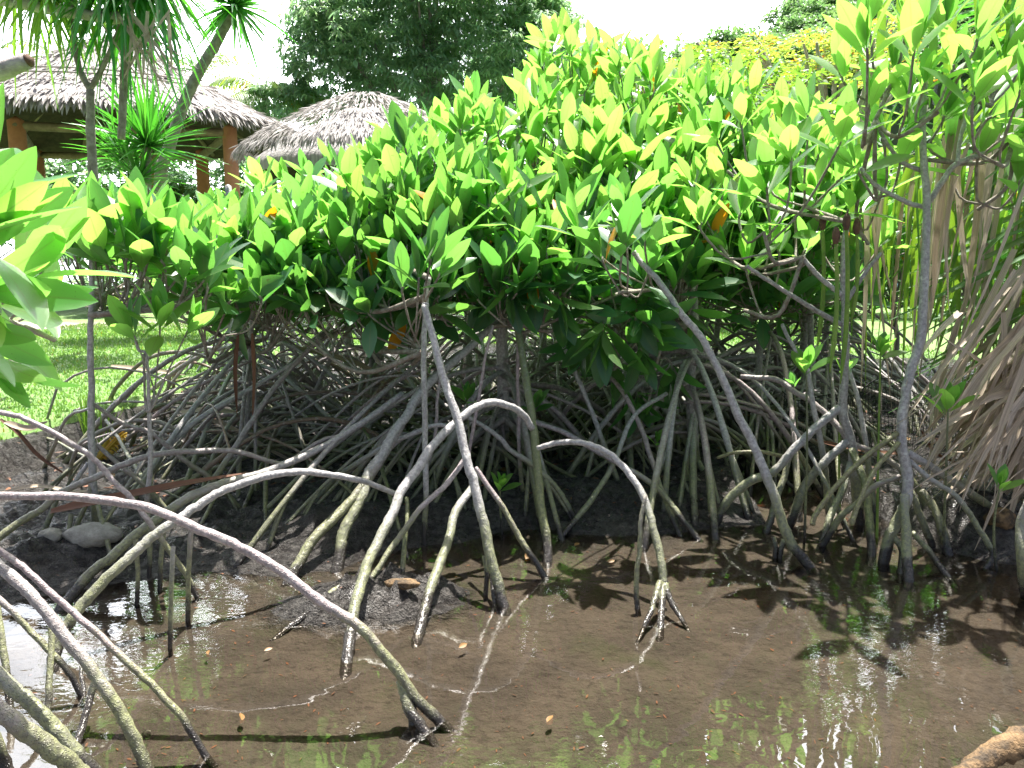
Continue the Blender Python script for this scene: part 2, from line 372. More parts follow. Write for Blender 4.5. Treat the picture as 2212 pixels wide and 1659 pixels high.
M['pod'] = mat_bark('green_pod', (.22, .34, .06), (.15, .26, .05), 12)
# thatch surface
n = NT('thatch'); uv = n.n('ShaderNodeUVMap'); mp = n.n('ShaderNodeMapping'); mp.inputs['Scale'].default_value = (90, 3, 1); n.l(uv.outputs[0], mp.inputs[0])
s1 = n.noise(3, 5, .7, mp.outputs[0]); s2 = n.noise(5, 4, .6, n.pos())
c = n.mix(n.rng(s1, .3, .7), (.20, .19, .185), (.50, .48, .465)); c = n.mix(n.math('MULTIPLY', n.rng(s2, .45, .7), .5), c, (.22, .20, .18))
n.set(Base_Color=c, Roughness=.8, Normal=n.bump(s1, 1.0, .04)); M['thatch'] = n.m
# ground: brown silt under water, black wet mud above, soil under the lawn
n = NT('mud'); ps = n.pos(); z = n.sep(ps)[2]
n1 = n.noise(3.5, 6, .6, ps); n2 = n.noise(30, 5, .65, ps); n3 = n.noise(130, 3, .6, ps)
bed = n.mix(n.rng(n1, .35, .65), (.050, .040, .030), (.084, .067, .051)); bed = n.mix(n.math('MULTIPLY', n.rng(n2, .50, .68), .65), bed, (.020, .014, .010))
bed = n.mix(n.math('MULTIPLY', n.rng(n.noise(2.2, 5, .6, ps, .4), .54, .66), .5), bed, (.040, .050, .014))
bed = n.mix(n.math('MULTIPLY', n.rng(n3, .62, .72), .6), bed, (.15, .12, .09))
mud = n.mix(n.rng(n2, .35, .65), (.042, .038, .036), (.13, .122, .114)); mud = n.mix(n.math('MULTIPLY', n.rng(n1, .56, .7), .4), mud, (.10, .085, .07))
mm = n.rng(n.math('ADD', z, n.math('MULTIPLY', n2, .02)), -.008, .022); col = n.mix(mm, bed, mud)
n.set(Base_Color=col, Roughness=n.mix(mm, (.8, .8, .8), n.mix(n.rng(n1, .42, .58), (.10, .10, .10), (.34, .34, .34))),
      Normal=n.bump(n.math('ADD', n.math('MULTIPLY', n.noise(11, 8, .65, ps), 2.2), n.math('ADD', n.math('MULTIPLY', n2, n.math('MULTIPLY', mm, 1.6)), n.math('MULTIPLY', n3, n.math('MULTIPLY', mm, 1.2)))), 1.0, .03)); M['mud'] = n.m
n = NT('lawn'); ps = n.pos(); n1 = n.noise(1.2, 5, .6, ps); n2 = n.noise(25, 5, .7, ps)
c = n.mix(n.rng(n1, .35, .65), (.13, .25, .06), (.18, .30, .08)); c = n.mix(n.math('MULTIPLY', n.rng(n2, .45, .7), .6), c, (.045, .10, .02))
pt = n.rng(n.math('ABSOLUTE', n.math('SUBTRACT', n.sep(ps)[1], n.math('ADD', 11.2, n.math('MULTIPLY', n1, 1.0)))), .75, .35)
c = n.mix(n.math('MULTIPLY', pt, n.rng(n.sep(ps)[0], -2, -3.5)), c, (.30, .26, .24))
n.set(Base_Color=c, Roughness=.8, Normal=n.bump(n2, .8, .03)); M['lawn'] = n.m
# water: thin clear film over the silt; Fresnel mirror with fine ripples
n = NT('pond_water', None); ps = n.pos(); mp = n.n('ShaderNodeMapping'); mp.inputs['Scale'].default_value = (1, 1.6, 1); n.l(ps, mp.inputs[0])
w1 = n.noise(5, 2, .5, mp.outputs[0]); w2 = n.noise(26, 2, .5, mp.outputs[0], .5)
amp = n.rng(n.noise(.9, 2, .5, ps), .42, .62)
h = n.math('ADD', n.math('MULTIPLY', w1, .6), n.math('MULTIPLY', n.math('MULTIPLY', w2, amp), .5))
nb = n.bump(h, .075, .02)
fr = n.n('ShaderNodeFresnel'); fr.inputs[0].default_value = 2.0; n.l(nb, fr.inputs['Normal'])
gl = n.n('ShaderNodeBsdfGlossy'); gl.inputs['Roughness'].default_value = .012; n.l(nb, gl.inputs['Normal'])
tp = n.n('ShaderNodeBsdfTransparent'); tp.inputs[0].default_value = (.93, .90, .84, 1)
mx = n.n('ShaderNodeMixShader'); n.l(fr.outputs[0], mx.inputs[0]); n.l(tp.outputs[0], mx.inputs[1]); n.l(gl.outputs[0], mx.inputs[2]); n.l(mx.outputs[0], n.out.inputs[0]); M['water'] = n.m
n = NT('sea_water'); n.set(Base_Color=(.10, .20, .24), Roughness=.18, Normal=n.bump(n.noise(.8, 3), .4, .3)); M['sea'] = n.m

# ================================================================ SETTING
def structure(o): o['kind'] = 'structure'; return o
def grid(name, xs, ys, zf, m, mask=None):
    X, Y = np.meshgrid(xs, ys); Z = zf(X, Y); nx = len(xs); ny = len(ys)
    V = np.stack([X, Y, Z], -1).reshape(-1, 3); i = (np.arange(ny - 1)[:, None] * nx + np.arange(nx - 1)[None])
    Fq = np.stack([i, i + 1, i + nx + 1, i + nx], -1)
    if mask is not None: Fq = Fq[mask(X, Y)[:-1, :-1]]
    Fq = Fq.reshape(-1, 4); used = np.unique(Fq); re = np.zeros(len(V), int); re[used] = np.arange(len(used))
    return mesh(name, V[used], re[Fq], m)
xs = np.concatenate([-np.geomspace(400, 4.3, 34), np.linspace(-4.2, 4.2, 330), np.geomspace(4.3, 400, 34)])
ys = np.concatenate([[-30, -10, -3, 0, .8], np.linspace(1.2, 6.2, 270), np.linspace(6.24, 12, 110), np.geomspace(12.3, 900, 60)])
structure(grid('ground', xs, ys, gz, M['mud']))
lx = np.concatenate([np.linspace(-40, -8, 40), np.linspace(-7.9, 6, 230), np.linspace(6.3, 60, 60)])
ly = np.concatenate([np.linspace(3.6, 12, 190), np.linspace(12.2, 27, 60)])
lawn_z = lambda x, y: gz(x, y) - .03 + .075 * sm(lawn_e(x, y) / .25) - .12 * sm((y - 26) / 1)
structure(grid('lawn', lx, ly, lawn_z, M['lawn'], lambda x, y: lawn_e(x, y) > -.12))
structure(mesh('water', [[-9, -4, 0], [9, -4, 0], [9, 9, 0], [-9, 9, 0]], [[0, 1, 2, 3]], M['water'], smooth=False))
structure(mesh('sea', [[-600, 28, -.05], [600, 28, -.05], [600, 1500, -.05], [-600, 1500, -.05]], [[0, 1, 2, 3]], M['sea'], smooth=False))
# hill on the right
def hillz(x, y):
    cx = (x - 8) / 60
    h = 34 * sm((x - 14) / 42) + 5 * sm((x - 2) / 14)
    return -1 + h * sm((y - 44) / 40) * (1 + .25 * fbm(x * .08, y * .08))
structure(grid('hill', np.linspace(0, 160, 60), np.linspace(42, 200, 50), hillz, mat_bark('hill_soil', (.06, .10, .03), (.09, .12, .05), .4)))

# ---- grass blades (nearest part of the lawn)
def blades(N, x0, x1, y0, y1, hgt):
    x = rng.uniform(x0, x1, N); y = y0 + (y1 - y0) * rng.uniform(0, 1, N) ** 1.4
    k = lawn_e(x, y) > -.02; x = x[k]; y = y[k]; n_ = len(x); z = lawn_z(x, y) - .005
    a = rng.uniform(0, 6.28, n_); h = hgt * rng.uniform(.5, 1.3, n_) * (1 + y / 14); w = .0035 * (1 + y / 5)
    b = np.stack([x, y, z], 1); s = np.stack([np.cos(a), np.sin(a), 0 * a], 1) * w[:, None]
    lean = np.stack([rng.normal(0, .4, n_), rng.normal(0, .4, n_), np.ones(n_)], 1) * h[:, None]
    V = np.stack([b - s, b + s, b + lean], 1).reshape(-1, 3)
    return V, np.arange(n_ * 3).reshape(-1, 3)
V, T = blades(110000, -6.5, 4.5, 3.9, 12, .022)
g_ = mesh('grass', V, None, M['grass'], smooth=False, Ft=T); g_['kind'] = 'stuff'
tagm(g_, 'short bright green lawn grass along the bank', 'grass')

# ================================================================ MANGROVES
def root_px(parent, pts, D0, D1=None, w0=14, w1=20, m='root', zend=0.0, name='prop_root', ns=9, ext=True, bow=0.0, label=None):
    pts = np.asarray(pts, float)
    if D1 is None: D1 = Gd(pts[-1][1], zend)
    L = np.concatenate([[0], np.cumsum(np.hypot(*np.diff(pts, axis=0).T))]); t = L / L[-1]
    D = D0 + (D1 - D0) * t + bow * np.sin(t * math.pi)
    W = np.array([P(x, y, d) for (x, y), d in zip(pts, D)])
    r = (w0 + (w1 - w0) * t) / 2 / F * D
    Q = np.hstack([W, r[:, None]])
    if ext:
        q = Q[-1].copy(); dv = (Q[-1] - Q[-2])[:3]; gg = float(gz(q[0], q[1])) - .05; kk = min(1.6, max(.05, (q[2] - gg) / max(.01, -dv[2]))); q[:3] += dv * kk; q[2] = min(q[2], gg); Q = np.vstack([Q, q])
    Q = cr(Q, 7); j = np.cumsum(rng.normal(0, .0012, (len(Q), 3)), 0); Q[:, :3] += j - j[0]
    V, Fq, T, U = tube(Q[:, :3], Q[:, 3], ns, .05)
    o = mesh(name, V, Fq, M[m], parent, uv=U, Ft=T)
    if label: o['label'] = label
    return o
def root_3d(parent, start, phi, reach, h, r=.016, m='root', p=1.5, feet=0, name='prop_root', wob=.02, ns=6):
    t = np.linspace(0, 1, 12)[:, None]; d = np.array([math.cos(phi), math.sin(phi), 0]); sd_ = np.array([-d[1], d[0], 0])
    C = np.asarray(start)[None] + d * reach * t + sd_ * (wob * reach * np.sin(t * 3.1 + rng.uniform(0, 3)) - wob * reach * math.sin(0))
    e = C[-1]; g0 = float(gz(e[0], e[1])) - .05
    C[:, 2] = (start[2] + (g0 - start[2]) * t[:, 0] ** p) + .06 * reach * np.sin(t[:, 0] * 3.14)
    V, Fq, T, U = tube(C, r * (1 + .35 * t[:, 0]), ns, .05); A = Acc(); A.add(V, Fq, T, U)
    for k in range(feet):
        c0 = C[8]; a = phi + rng.uniform(-1.2, 1.2); tt = np.linspace(0, 1, 6)[:, None]
        c1 = c0 + np.array([math.cos(a), math.sin(a), 0]) * c0[2] * rng.uniform(.3, .8); c1[2] = float(gz(c1[0], c1[1])) - .04
        CC = c0 + (c1 - c0) * tt; CC[:, 2] += .05 * np.sin(tt[:, 0] * 3.14) * c0[2]
        A.add(*tube(CC, r * .9, ns, .05))
    return A.make(name, M[m], parent)
def inpoly(x, y, poly):
    c = False; j = len(poly) - 1
    for i in range(len(poly)):
        xi, yi = poly[i]; xj, yj = poly[j]
        if (yi > y) != (yj > y) and x < (xj - xi) * (y - yi) / (yj - yi) + xi: c = not c
        j = i
    return c
def sample_poly(poly, n, D0, Dy, deep, mind=26, edge=None):
    """rosette anchors in a crown: silhouette from poly, real depth behind the front surface"""
    poly = [(x, y + np.interp(x, [380, 430, 540, 600, 740, 830, 1150, 1160, 1450, 1470], [110, 145, 140, 95, 80, 42, 42, 22, 30, 45]) * min(1, max(0, (570 - y) / 130))) for x, y in poly]
    xs_ = [p[0] for p in poly]; ys_ = [p[1] for p in poly]; out = []; tries = 0
    while len(out) < n and tries < n * 60:
        tries += 1
        x = random.uniform(min(xs_), max(xs_)); y = random.uniform(min(ys_), max(ys_))
        if not inpoly(x, y, poly): continue
        d = D0 + .32 + Dy * (700 - y) / 500 + min(random.expovariate(1 / deep), deep * 3.0)
        q = (x, y, d)
        if any(abs(q[0] - o[0]) < mind and abs(q[1] - o[1]) < mind * .8 and abs(q[2] - o[2]) < .28 for o in out): continue
        out.append(q)
    return out
def foliage(parent, anchors, trunk_top, L=.185, n=(5, 7), mat='leaf', tilt=.35, young=.0, down=None, twig_r=.006, klen=8, cluster=False, base_r=.014, limbs=True):
    """anchors: (x,y,D[,scale]) whorls.  Adds 'foliage' + 'branch' parts"""
    W = [P(a[0], a[1], a[2]) for a in anchors]; W = np.array(W); N = len(W)
    cen = W.mean(0); sets = {}
    axs = []
    for i, w in enumerate(W):
        out = (w - cen) * np.array([.55, .55, .35]); ax = np.array([0, 0, 1.0]) + out / (np.linalg.norm(out) + .4) * tilt + rng.normal(0, .20, 3)
        if down is not None and anchors[i][1] > down:
            f = min(1, (anchors[i][1] - down) / 90.0); ax[2] -= 1.15 * f * rng.uniform(.5, 1.1); ax[1] -= .6 * f
        if len(anchors[i]) > 4: ax = np.asarray(anchors[i][4], float)
        ax = ax / np.linalg.norm(ax); axs.append(ax)
        sc = anchors[i][3] if len(anchors[i]) > 3 else 1.0
        r = rosette(w, ax, L * sc * rng.uniform(.85, 1.12), int(rng.integers(n[0], n[1] + 1)), rng.uniform(.8, 1.12))
        mt = mat
        if mat == 'leaf' and young is not None:
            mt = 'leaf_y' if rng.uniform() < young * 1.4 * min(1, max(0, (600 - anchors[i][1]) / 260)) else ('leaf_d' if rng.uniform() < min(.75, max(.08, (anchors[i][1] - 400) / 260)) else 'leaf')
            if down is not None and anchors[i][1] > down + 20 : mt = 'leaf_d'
        sets.setdefault(i if cluster else mt, []).append((r, mt))
    for k, lst in sets.items():
        B, D, Nn, S, Cu = [sum((list(q[0][j]) for q in lst), []) for j in range(5)]
        V, Fq, U = leaves(B, D, Nn, np.array(S) * 1.36, 'mangrove', np.array(Cu), rng.uniform(.66, .86, len(B)))
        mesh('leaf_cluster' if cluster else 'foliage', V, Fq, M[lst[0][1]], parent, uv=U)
    if not limbs: return W
    K = max(1, N // klen); cs = W[rng.choice(N, K, replace=False)]
    for it in range(5):
        lab = np.argmin(((W[:, None] - cs[None]) ** 2).sum(-1), 1)
        for k in range(K):
            if (lab == k).any(): cs[k] = W[lab == k].mean(0)
    tt = np.asarray(trunk_top, float)
    for k in range(K):
        idx = np.where(lab == k)[0]
        if not len(idx): continue
        A = Acc(); c = cs[k] - np.array([0, 0, .22]); j = tt[np.argmin(((tt - c) ** 2).sum(1) + 1.5 * np.maximum(0, tt[:, 2] - c[2]))] if tt.ndim == 2 else tt
        mid = (j + c) / 2 + np.array([0, 0, -.06]) + rng.normal(0, .05, 3)
        Q = cr([j, mid, c], 5); A.add(*tube(Q, np.linspace(base_r, twig_r * 1.4, len(Q)), 6, .08))
        for i in idx:
            a = Q[rng.integers(5, len(Q))]; b = W[i] - axs[i] * .045; m_ = b - axs[i] * .13 + rng.normal(0, .02, 3); m_ = m_ * .6 + a * .4
            q = cr([a, m_, b, W[i]], 3); A.add(*tube(q, np.linspace(twig_r * .8, twig_r, len(q)), 5, .10))
        A.make('branch', M['bark'], parent)
    return W
def trunk_px(parent, pts, D0, D1, w0, w1, m='trunk', name='trunk'):
    return root_px(parent, pts, D0, D1, w0, w1, m, name=name, ns=10)
def base_at(x, y, z=0.05):
    return P(x, y, Gd(y, z))

# --- T1 : mangrove standing left of the frame, its arching roots in the lower left
t1 = thing('mangrove_tree', 'nearest mangrove at the left edge with broad leaves and long roots arching over the water', 'mangrove', (-2.1, 2.3, -.05), 'mangroves along the creek')
J1 = P(-420, 500, 2.2)
root_px(t1, [(-420, 1160), (-430, 800), (-420, 500), (-410, 300)][::-1], 2.25, 2.3, 40, 60, 'trunk', name='trunk')
rp = lambda *a, **k: root_px(t1, *a, **k)
rp([(-420, 1010), (-200, 1060), (0, 1070), (180, 1076), (320, 1100), (420, 1140), (500, 1180), (600, 1240), (690, 1310), (780, 1370), (850, 1450), (900, 1520), (940, 1562)], 2.5, None, 15, 27, 'rootp')
for e, w in (((890, 1560), 22), ((922, 1572), 26)):
    rp([(868, 1468), (885 if e[0] < 930 else 915, 1515), e], 2.2, None, 28, w, 'root', name='prop_root')
rp([(-400, 860), (-200, 860), (0, 896), (67, 916), (133, 950), (187, 986), (233, 1033), (283, 1090), (330, 1150), (367, 1203), (400, 1250), (420, 1290)], 2.9, None, 11, 13, 'rootp')
rp([(-400, 900), (-200, 1050), (0, 1223), (67, 1279), (117, 1339), (183, 1413), (233, 1469), (273, 1533), (310, 1606), (335, 1665), (350, 1710)], 2.1, None, 22, 30, 'root')
rp([(-400, 950), (-200, 1060), (0, 1196), (67, 1239), (133, 1296), (200, 1353), (267, 1413), (333, 1479), (400, 1553), (450, 1633)], 2.25, None, 13, 18, 'rootp')
rp([(-400, 1010), (-180, 1150), (0, 1303), (50, 1356), (100, 1406), (150, 1456), (180, 1500)], 2.4, None, 12, 15, 'rootp')
rp([(-400, 1180), (-180, 1330), (0, 1466), (50, 1506), (100, 1553), (150, 1606), (207, 1665), (240, 1700)], 1.95, None, 30, 36, 'root')
rp([(-300, 1330), (-120, 1440), (0, 1533), (67, 1579), (127, 1626), (167, 1659), (230, 1720)], 1.55, 1.75, 40, 46, 'root')
rp([(112, 1340), (108, 1440), (103, 1540)], 2.37, None, 14, 16)
rp([(207, 1455), (185, 1540), (160, 1610)], 2.22, None, 16, 18)
rp([(176, 1440), (183, 1480), (186, 1500)], 2.4, None, 9, 10)
rp([(-20, 1230), (2, 1400), (14, 1500)], 2.5, None, 15, 17, 'root')
rp([(-60, 1500), (-10, 1600), (20, 1680)], 1.9, None, 26, 28, 'rootp')
# foreground leaves, left edge
A1 = [(-95, 440, 1.7, 0.99, (.35, 0, .9)), (-60, 510, 1.65, 1.03, (.9, -.1, .55)), (10, 510, 1.75, 0.99, (.8, -.1, .5)), (-30, 390, 1.8, 0.87, (.1, 0, 1)),
      (60, 585, 1.95, 0.87, (.6, 0, .6)), (-40, 630, 1.8, 0.95, (.8, -.1, .1)), (-70, 700, 1.7, 0.87, (.8, -.2, -.3)), (120, 490, 2.3, 0.79, (.3, 0, 1)),
      (20, 650, 2.0, 0.79, (.5, 0, .1)), (-40, 770, 1.8, 0.79, (.6, 0, -.6)), (90, 650, 2.4, 0.71, (.4, 0, .5)), (-120, 570, 1.7, 0.95, (.7, 0, .8))]
foliage(t1, A1, P(-410, 420, 2.2), L=.19, n=(4, 6), mat='leaf_y', cluster=True, klen=3, twig_r=.005)

# --- T2 : slender lichen-spotted stem on the left
t2 = thing('mangrove_tree', 'slender mangrove with a straight lichen-spotted grey stem in front of the lawn, left side', 'mangrove', base_at(197, 1150, .2), 'mangroves along the creek')
trunk_px(t2, [(196, 470), (196, 520), (197, 600), (193, 760), (196, 900), (197, 1030), (205, 1140), (206, 1190)], 3.5, 3.55, 9, 19)
B2 = sample_poly([(120, 440), (200, 375), (300, 370), (420, 400), (470, 470), (440, 620), (330, 560), (230, 560), (130, 520)], 46, 3.0, .3, .25, 34)
foliage(t2, B2, np.array([P(196, 500, 3.5), P(197, 600, 3.5), P(196, 680, 3.5)]), L=.19, mat='leaf', young=.7, cluster=True)
for x0, y0, pts, w in [(203, 955, [(203, 873), (267, 913), (333, 936), (400, 990), (460, 1030), (500, 1070)], 9),
                       (200, 1, [(205, 880), (150, 900), (120, 960), (95, 1010)], 6), (1, 1, [(205, 940), (170, 960), (150, 1000), (148, 1040)], 7),
                       (1, 1, [(208, 960), (250, 1000), (300, 1040), (345, 1085), (362, 1110)], 9), (1, 1, [(190, 1000), (150, 1050), (120, 1080), (100, 1130)], 9),
                       (1, 1, [(195, 1060), (215, 1100), (230, 1150)], 8), (1, 1, [(200, 1020), (190, 1080), (170, 1130)], 8)]:
    root_px(t2, pts, 3.55, Gd(pts[-1][1], .15), w, w + 3)

# --- T3 : sapling with whorls at head of a thin dark stem
t3 = thing('mangrove_sapling', 'thin dark mangrove sapling with three yellow-green leaf whorls on forked twigs before the lawn', 'mangrove sapling', base_at(313, 1090, .16), None)
root_px(t3, [(288, 725), (300, 755), (316, 775), (319, 900), (320, 1000), (314, 1080), (312, 1100)], 3.35, 3.45, 6, 12, 'trunk', name='stem')
foliage(t3, [(286, 720, 3.3, .78, (-.3, -.1, .9)), (345, 702, 3.3, .82, (.15, -.2, .9)), (405, 715, 3.3, .78, (.5, -.2, .8))], P(310, 765, 3.35), L=.17, n=(6, 8), mat='leaf_y', cluster=True, twig_r=.004, base_r=.005)

# --- centre group: own crown polygon each
TREES = {}
def big(key, label, base, top_pts, D0, D1, w0, w1, poly, n, Dp, Dy, deep, m='trunk', young=.45, down=None, L=.185, extra=(), mind=26, scale=1.0):
    t = thing('mangrove_tree', label, 'mangrove', base, 'mangroves along the creek')
    trunk_px(t, top_pts, D0, D1, w0, w1, m)
    an = sample_poly(poly, int(n * .85), Dp, Dy, deep, mind) + list(extra)
    tp = np.array([P(x, y, D0) for x, y in top_pts[:3]])
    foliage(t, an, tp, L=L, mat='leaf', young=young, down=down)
    TREES[key] = t; return t
tA = big('A', 'mangrove left of centre with many thin pale roots raking down to the left', base_at(545, 960, .2),
    [(560, 560), (548, 640), (541, 740), (535, 850), (530, 960), (528, 1010)], 4.6, 4.6, 8, 13,
    [(330, 480), (470, 370), (560, 345), (640, 420), (690, 560), (700, 650), (560, 660), (500, 690), (390, 620)], 75, 3.7, .6, .35, young=.55, down=600, mind=30, extra=[(345, 590, 3.8), (395, 640, 3.8), (450, 610, 3.7), (500, 650, 3.8), (300, 560, 3.9), (560, 640, 3.8), (420, 560, 3.7), (370, 520, 3.8)])
tB = big('B', 'mangrove with a straight mottled slender trunk just left of the tall white leaning root', base_at(914, 1256, 0),
    [(925, 600), (920, 640), (916, 760), (917, 900), (919, 1040), (917, 1150), (914, 1256)], 3.72, 3.58, 12, 13,
    [(560, 400), (640, 340), (700, 350), (760, 320), (830, 330), (900, 420), (960, 560), (960, 690), (820, 700), (680, 690), (580, 640)], 120, 3.55, .8, .35, young=.5, down=610, mind=30, extra=[(905, 600, 3.6), (950, 590, 3.65), (870, 620, 3.65), (930, 560, 3.6)])
tS = big('S', 'front mangrove with a green mossy stem and two big arching white roots in mid-picture', base_at(1182, 1240, 0),
    [(1105, 600), (1118, 700), (1134, 806), (1147, 886), (1152, 926), (1160, 1003), (1170, 1106), (1180, 1156), (1184, 1206), (1182, 1240)], 4.2, 3.38, 14, 22,
    [(800, 420), (840, 270), (900, 260), (980, 320), (1100, 360), (1220, 420), (1300, 520), (1260, 610), (1150, 640), (1050, 650), (930, 640), (850, 560)], 125, 3.5, .8, .35, m='trunkg', young=.4, down=600, mind=30)
tC = big('C', 'large central mangrove with a thick scaly trunk deep in the thicket', base_at(1087, 970, .2),
    [(1100, 480), (1088, 600), (1085, 693), (1087, 820), (1087, 903), (1083, 960), (1080, 985)], 4.7, 4.7, 20, 30,
    [(840, 330), (880, 240), (960, 250), (1000, 185), (1080, 170), (1160, 190), (1230, 200), (1330, 260), (1330, 430), (1200, 560), (1000, 520), (870, 450)], 150, 3.9, .9, .5, young=.5, down=650)
tD = big('D', 'mangrove right of centre whose long pale root swings down into the water', base_at(1490, 1000, .2),
    [(1480, 480), (1492, 600), (1497, 700), (1490, 820), (1496, 950), (1500, 1000)], 4.6, 4.6, 16, 26,
    [(1200, 330), (1290, 280), (1400, 230), (1520, 250), (1560, 400), (1540, 560), (1480, 640), (1360, 700), (1230, 640), (1180, 500)], 170, 3.7, .9, .5, young=.4, down=590, L=.18, extra=[(1345, 530, 3.68), (1300, 555, 3.7), (1395, 520, 3.75), (1345, 470, 3.7), (1250, 500, 3.7), (1400, 590, 3.85)])
tE = big('E', 'tall mangrove reaching up against the white sky beside the dark mango tree', base_at(1330, 960, .25),
    [(1315, 270), (1322, 340), (1330, 500), (1335, 700), (1320, 900), (1310, 960)], 5.6, 5.5, 8, 18,
    [(1150, 150), (1170, 70), (1240, 60), (1290, 90), (1380, 90), (1440, 130), (1540, 130), (1560, 260), (1430, 330), (1300, 300), (1190, 260)], 110, 4.6, .8, .5, young=.7, L=.18, mind=22)
tF = big('F', 'mangrove behind the pod-bearing tree with pale lime whorls below the orange-tipped crowns', base_at(1640, 960, .25),
    [(1640, 300), (1650, 450), (1655, 600), (1640, 760), (1635, 900), (1640, 960)], 5.2, 5.2, 10, 18,
    [(1500, 150), (1600, 140), (1660, 190), (1740, 210), (1800, 320), (1790, 480), (1700, 560), (1560, 600), (1500, 500), (1480, 300)], 130, 4.2, .7, .5, young=.65, down=620, L=.18, mind=24)
tG = big('G', 'leafy mangrove filling the gap behind the branches of the pod-bearing tree', base_at(1760, 940, .25),
    [(1740, 330), (1745, 450), (1750, 600), (1755, 760), (1758, 900), (1760, 960)], 5.4, 5.4, 9, 16,
    [(1430, 420), (1520, 330), (1700, 300), (1860, 330), (1930, 430), (1900, 600), (1780, 680), (1600, 680), (1470, 640)], 120, 4.5, .5, .5, young=.55, down=600, L=.175, mind=26)
# dark hanging whorls low on D
foliage(tD, [(1100, 625, 4.05, 0.99, (.1, -.5, -.8)), (1210, 650, 4.10, 0.99, (.3, -.5, -.7)), (1303, 715, 4.10, 1.10, (0, -.5, -.8)), (1385, 760, 4.20, 0.99, (.2, -.6, -.6)),
             (1398, 700, 4.20, 0.99, (.3, -.5, -.1)), (1330, 800, 4.40, 0.88, (0, -.4, -.8)), (1260, 740, 4.40, 0.88, (-.3, -.4, -.6)), (1380, 860, 4.50, 0.88, (.2, -.4, -.6)),
             (1150, 600, 4.10, 0.99, (0, -.4, -.4)), (1050, 640, 4.20, 0.88, (-.3, -.4, -.6)), (1450, 800, 4.50, 0.88, (0, -.3, -.6)), (1490, 680, 4.50, 0.88, (.1, -.3, -.3)), (1420, 620, 4.50, 0.88, (0, -.3, .2))],
        P(1490, 560, 4.6), L=.19, n=(7, 10), mat='leaf_d', klen=3)
# traced roots of the centre
r = lambda t, *a, **k: root_px(t, *a, **k)
r(tC, [(919, 655), (922, 678), (944, 753), (970, 846), (994, 913), (1010, 983), (1027, 1043), (1040, 1106), (1050, 1133), (1064, 1196), (1077, 1239), (1087, 1273), (1095, 1303)], 3.45, None, 15, 26)
r(tC, [(1034, 1075), (1045, 1150), (1060, 1230), (1069, 1300)], 3.3, None, 10, 13)
r(tC, [(1026, 1046), (984, 1106), (970, 1156), (944, 1219), (920, 1293), (903, 1363)], 3.38, None, 17, 26)
r(tC, [(1008, 988), (970, 1040), (917, 1093), (877, 1149), (837, 1203), (800, 1255), (740, 1270), (690, 1310), (650, 1345)], 3.45, None, 12, 15, 'rootp')
r(tC, [(1027, 1010), (1057, 1053), (1090, 1100), (1130, 1169), (1157, 1209), (1177, 1243)], 3.42, None, 11, 15, 'rootp')
r(tS, [(1149, 925), (1130, 896), (1100, 876), (1064, 868), (1030, 876), (1000, 899), (970, 930), (937, 966), (900, 1020), (870, 1060), (853, 1106), (830, 1149), (804, 1206), (787, 1250), (770, 1306), (760, 1373), (754, 1423)], 3.68, None, 15, 28, bow=.06)
r(tS, [(1162, 968), (1204, 956), (1237, 953), (1270, 958), (1310, 976), (1344, 1010), (1370, 1046), (1397, 1100), (1410, 1146), (1424, 1200), (1430, 1240), (1432, 1285)], 3.5, 2.98, 12, 20, ext=False)
for pts, w in (([(1427, 1258), (1412, 1305), (1393, 1352)], 11), ([(1433, 1262), (1432, 1310), (1428, 1350)], 17), ([(1436, 1262), (1448, 1300), (1476, 1340)], 11)):
    r(tS, pts, 2.95, None, 17, w)
r(tS, [(1394, 1070), (1384, 1130), (1376, 1206), (1367, 1270), (1372, 1310)], 3.05, None, 9, 13)
r(tD, [(1368, 545), (1384, 565), (1424, 610), (1474, 682), (1507, 726), (1547, 800), (1581, 880), (1614, 946), (1641, 1010), (1661, 1060), (1687, 1139), (1707, 1179), (1738, 1220)], 3.8, None, 12, 24)
r(tC, [(1080, 690), (1000, 765), (944, 813), (904, 853), (877, 900), (844, 946), (827, 983), (800, 1020), (785, 1070), (770, 1106), (744, 1156), (737, 1200)], 4.3, Gd(1200, .05), 15, 27)
r(tC, [(920, 820), (877, 900), (820, 1000), (760, 1080), (680, 1163), (657, 1196), (627, 1252)], 4.0, None, 13, 26)
r(tS, [(866, 1072), (800, 1046), (720, 1030), (640, 1024), (560, 1036), (480, 1065), (427, 1100), (393, 1124), (333, 1163), (300, 1193), (253, 1233), (213, 1273), (180, 1313), (157, 1339), (133, 1383), (123, 1420)], 3.32, None, 12, 28)
r(tC, [(870, 850), (790, 905), (690, 965), (570, 1016), (500, 1033), (417, 1063), (350, 1104), (287, 1149), (233, 1193), (187, 1229), (147, 1279), (123, 1315)], 4.0, None, 13, 25)
r(tC, [(800, 905), (740, 935), (690, 950), (640, 985), (600, 1000), (500, 971), (400, 973), (333, 983), (267, 1003), (200, 1033), (133, 1066), (90, 1104), (43, 1133), (-10, 1172)], 3.9, 3.2, 9, 17)
r(tC, [(985, 918), (930, 922), (870, 948), (834, 965), (780, 1000), (737, 1030), (690, 1080)], 3.8, Gd(1080, .1), 10, 13)
r(tB, [(879, 1075), (880, 1120), (876, 1173), (867, 1284)], 3.35, None, 8, 14, 'trunkg')
r(tB, [(1064, 703), (1045, 790), (1030, 880), (1014, 966), (1006, 1000)], 3.9, 3.8, 6, 9, 'rootp', ext=False, name='aerial_root')
r(tC, [(1120, 690), (1117, 820), (1119, 900), (1122, 990), (1130, 1060)], 4.1, 4.1, 7, 10, 'rootp', ext=False, name='aerial_root')
r(tB, [(955, 790), (945, 870), (940, 950), (925, 1000)], 4.0, 4.0, 6, 9, 'rootp', ext=False, name='aerial_root')
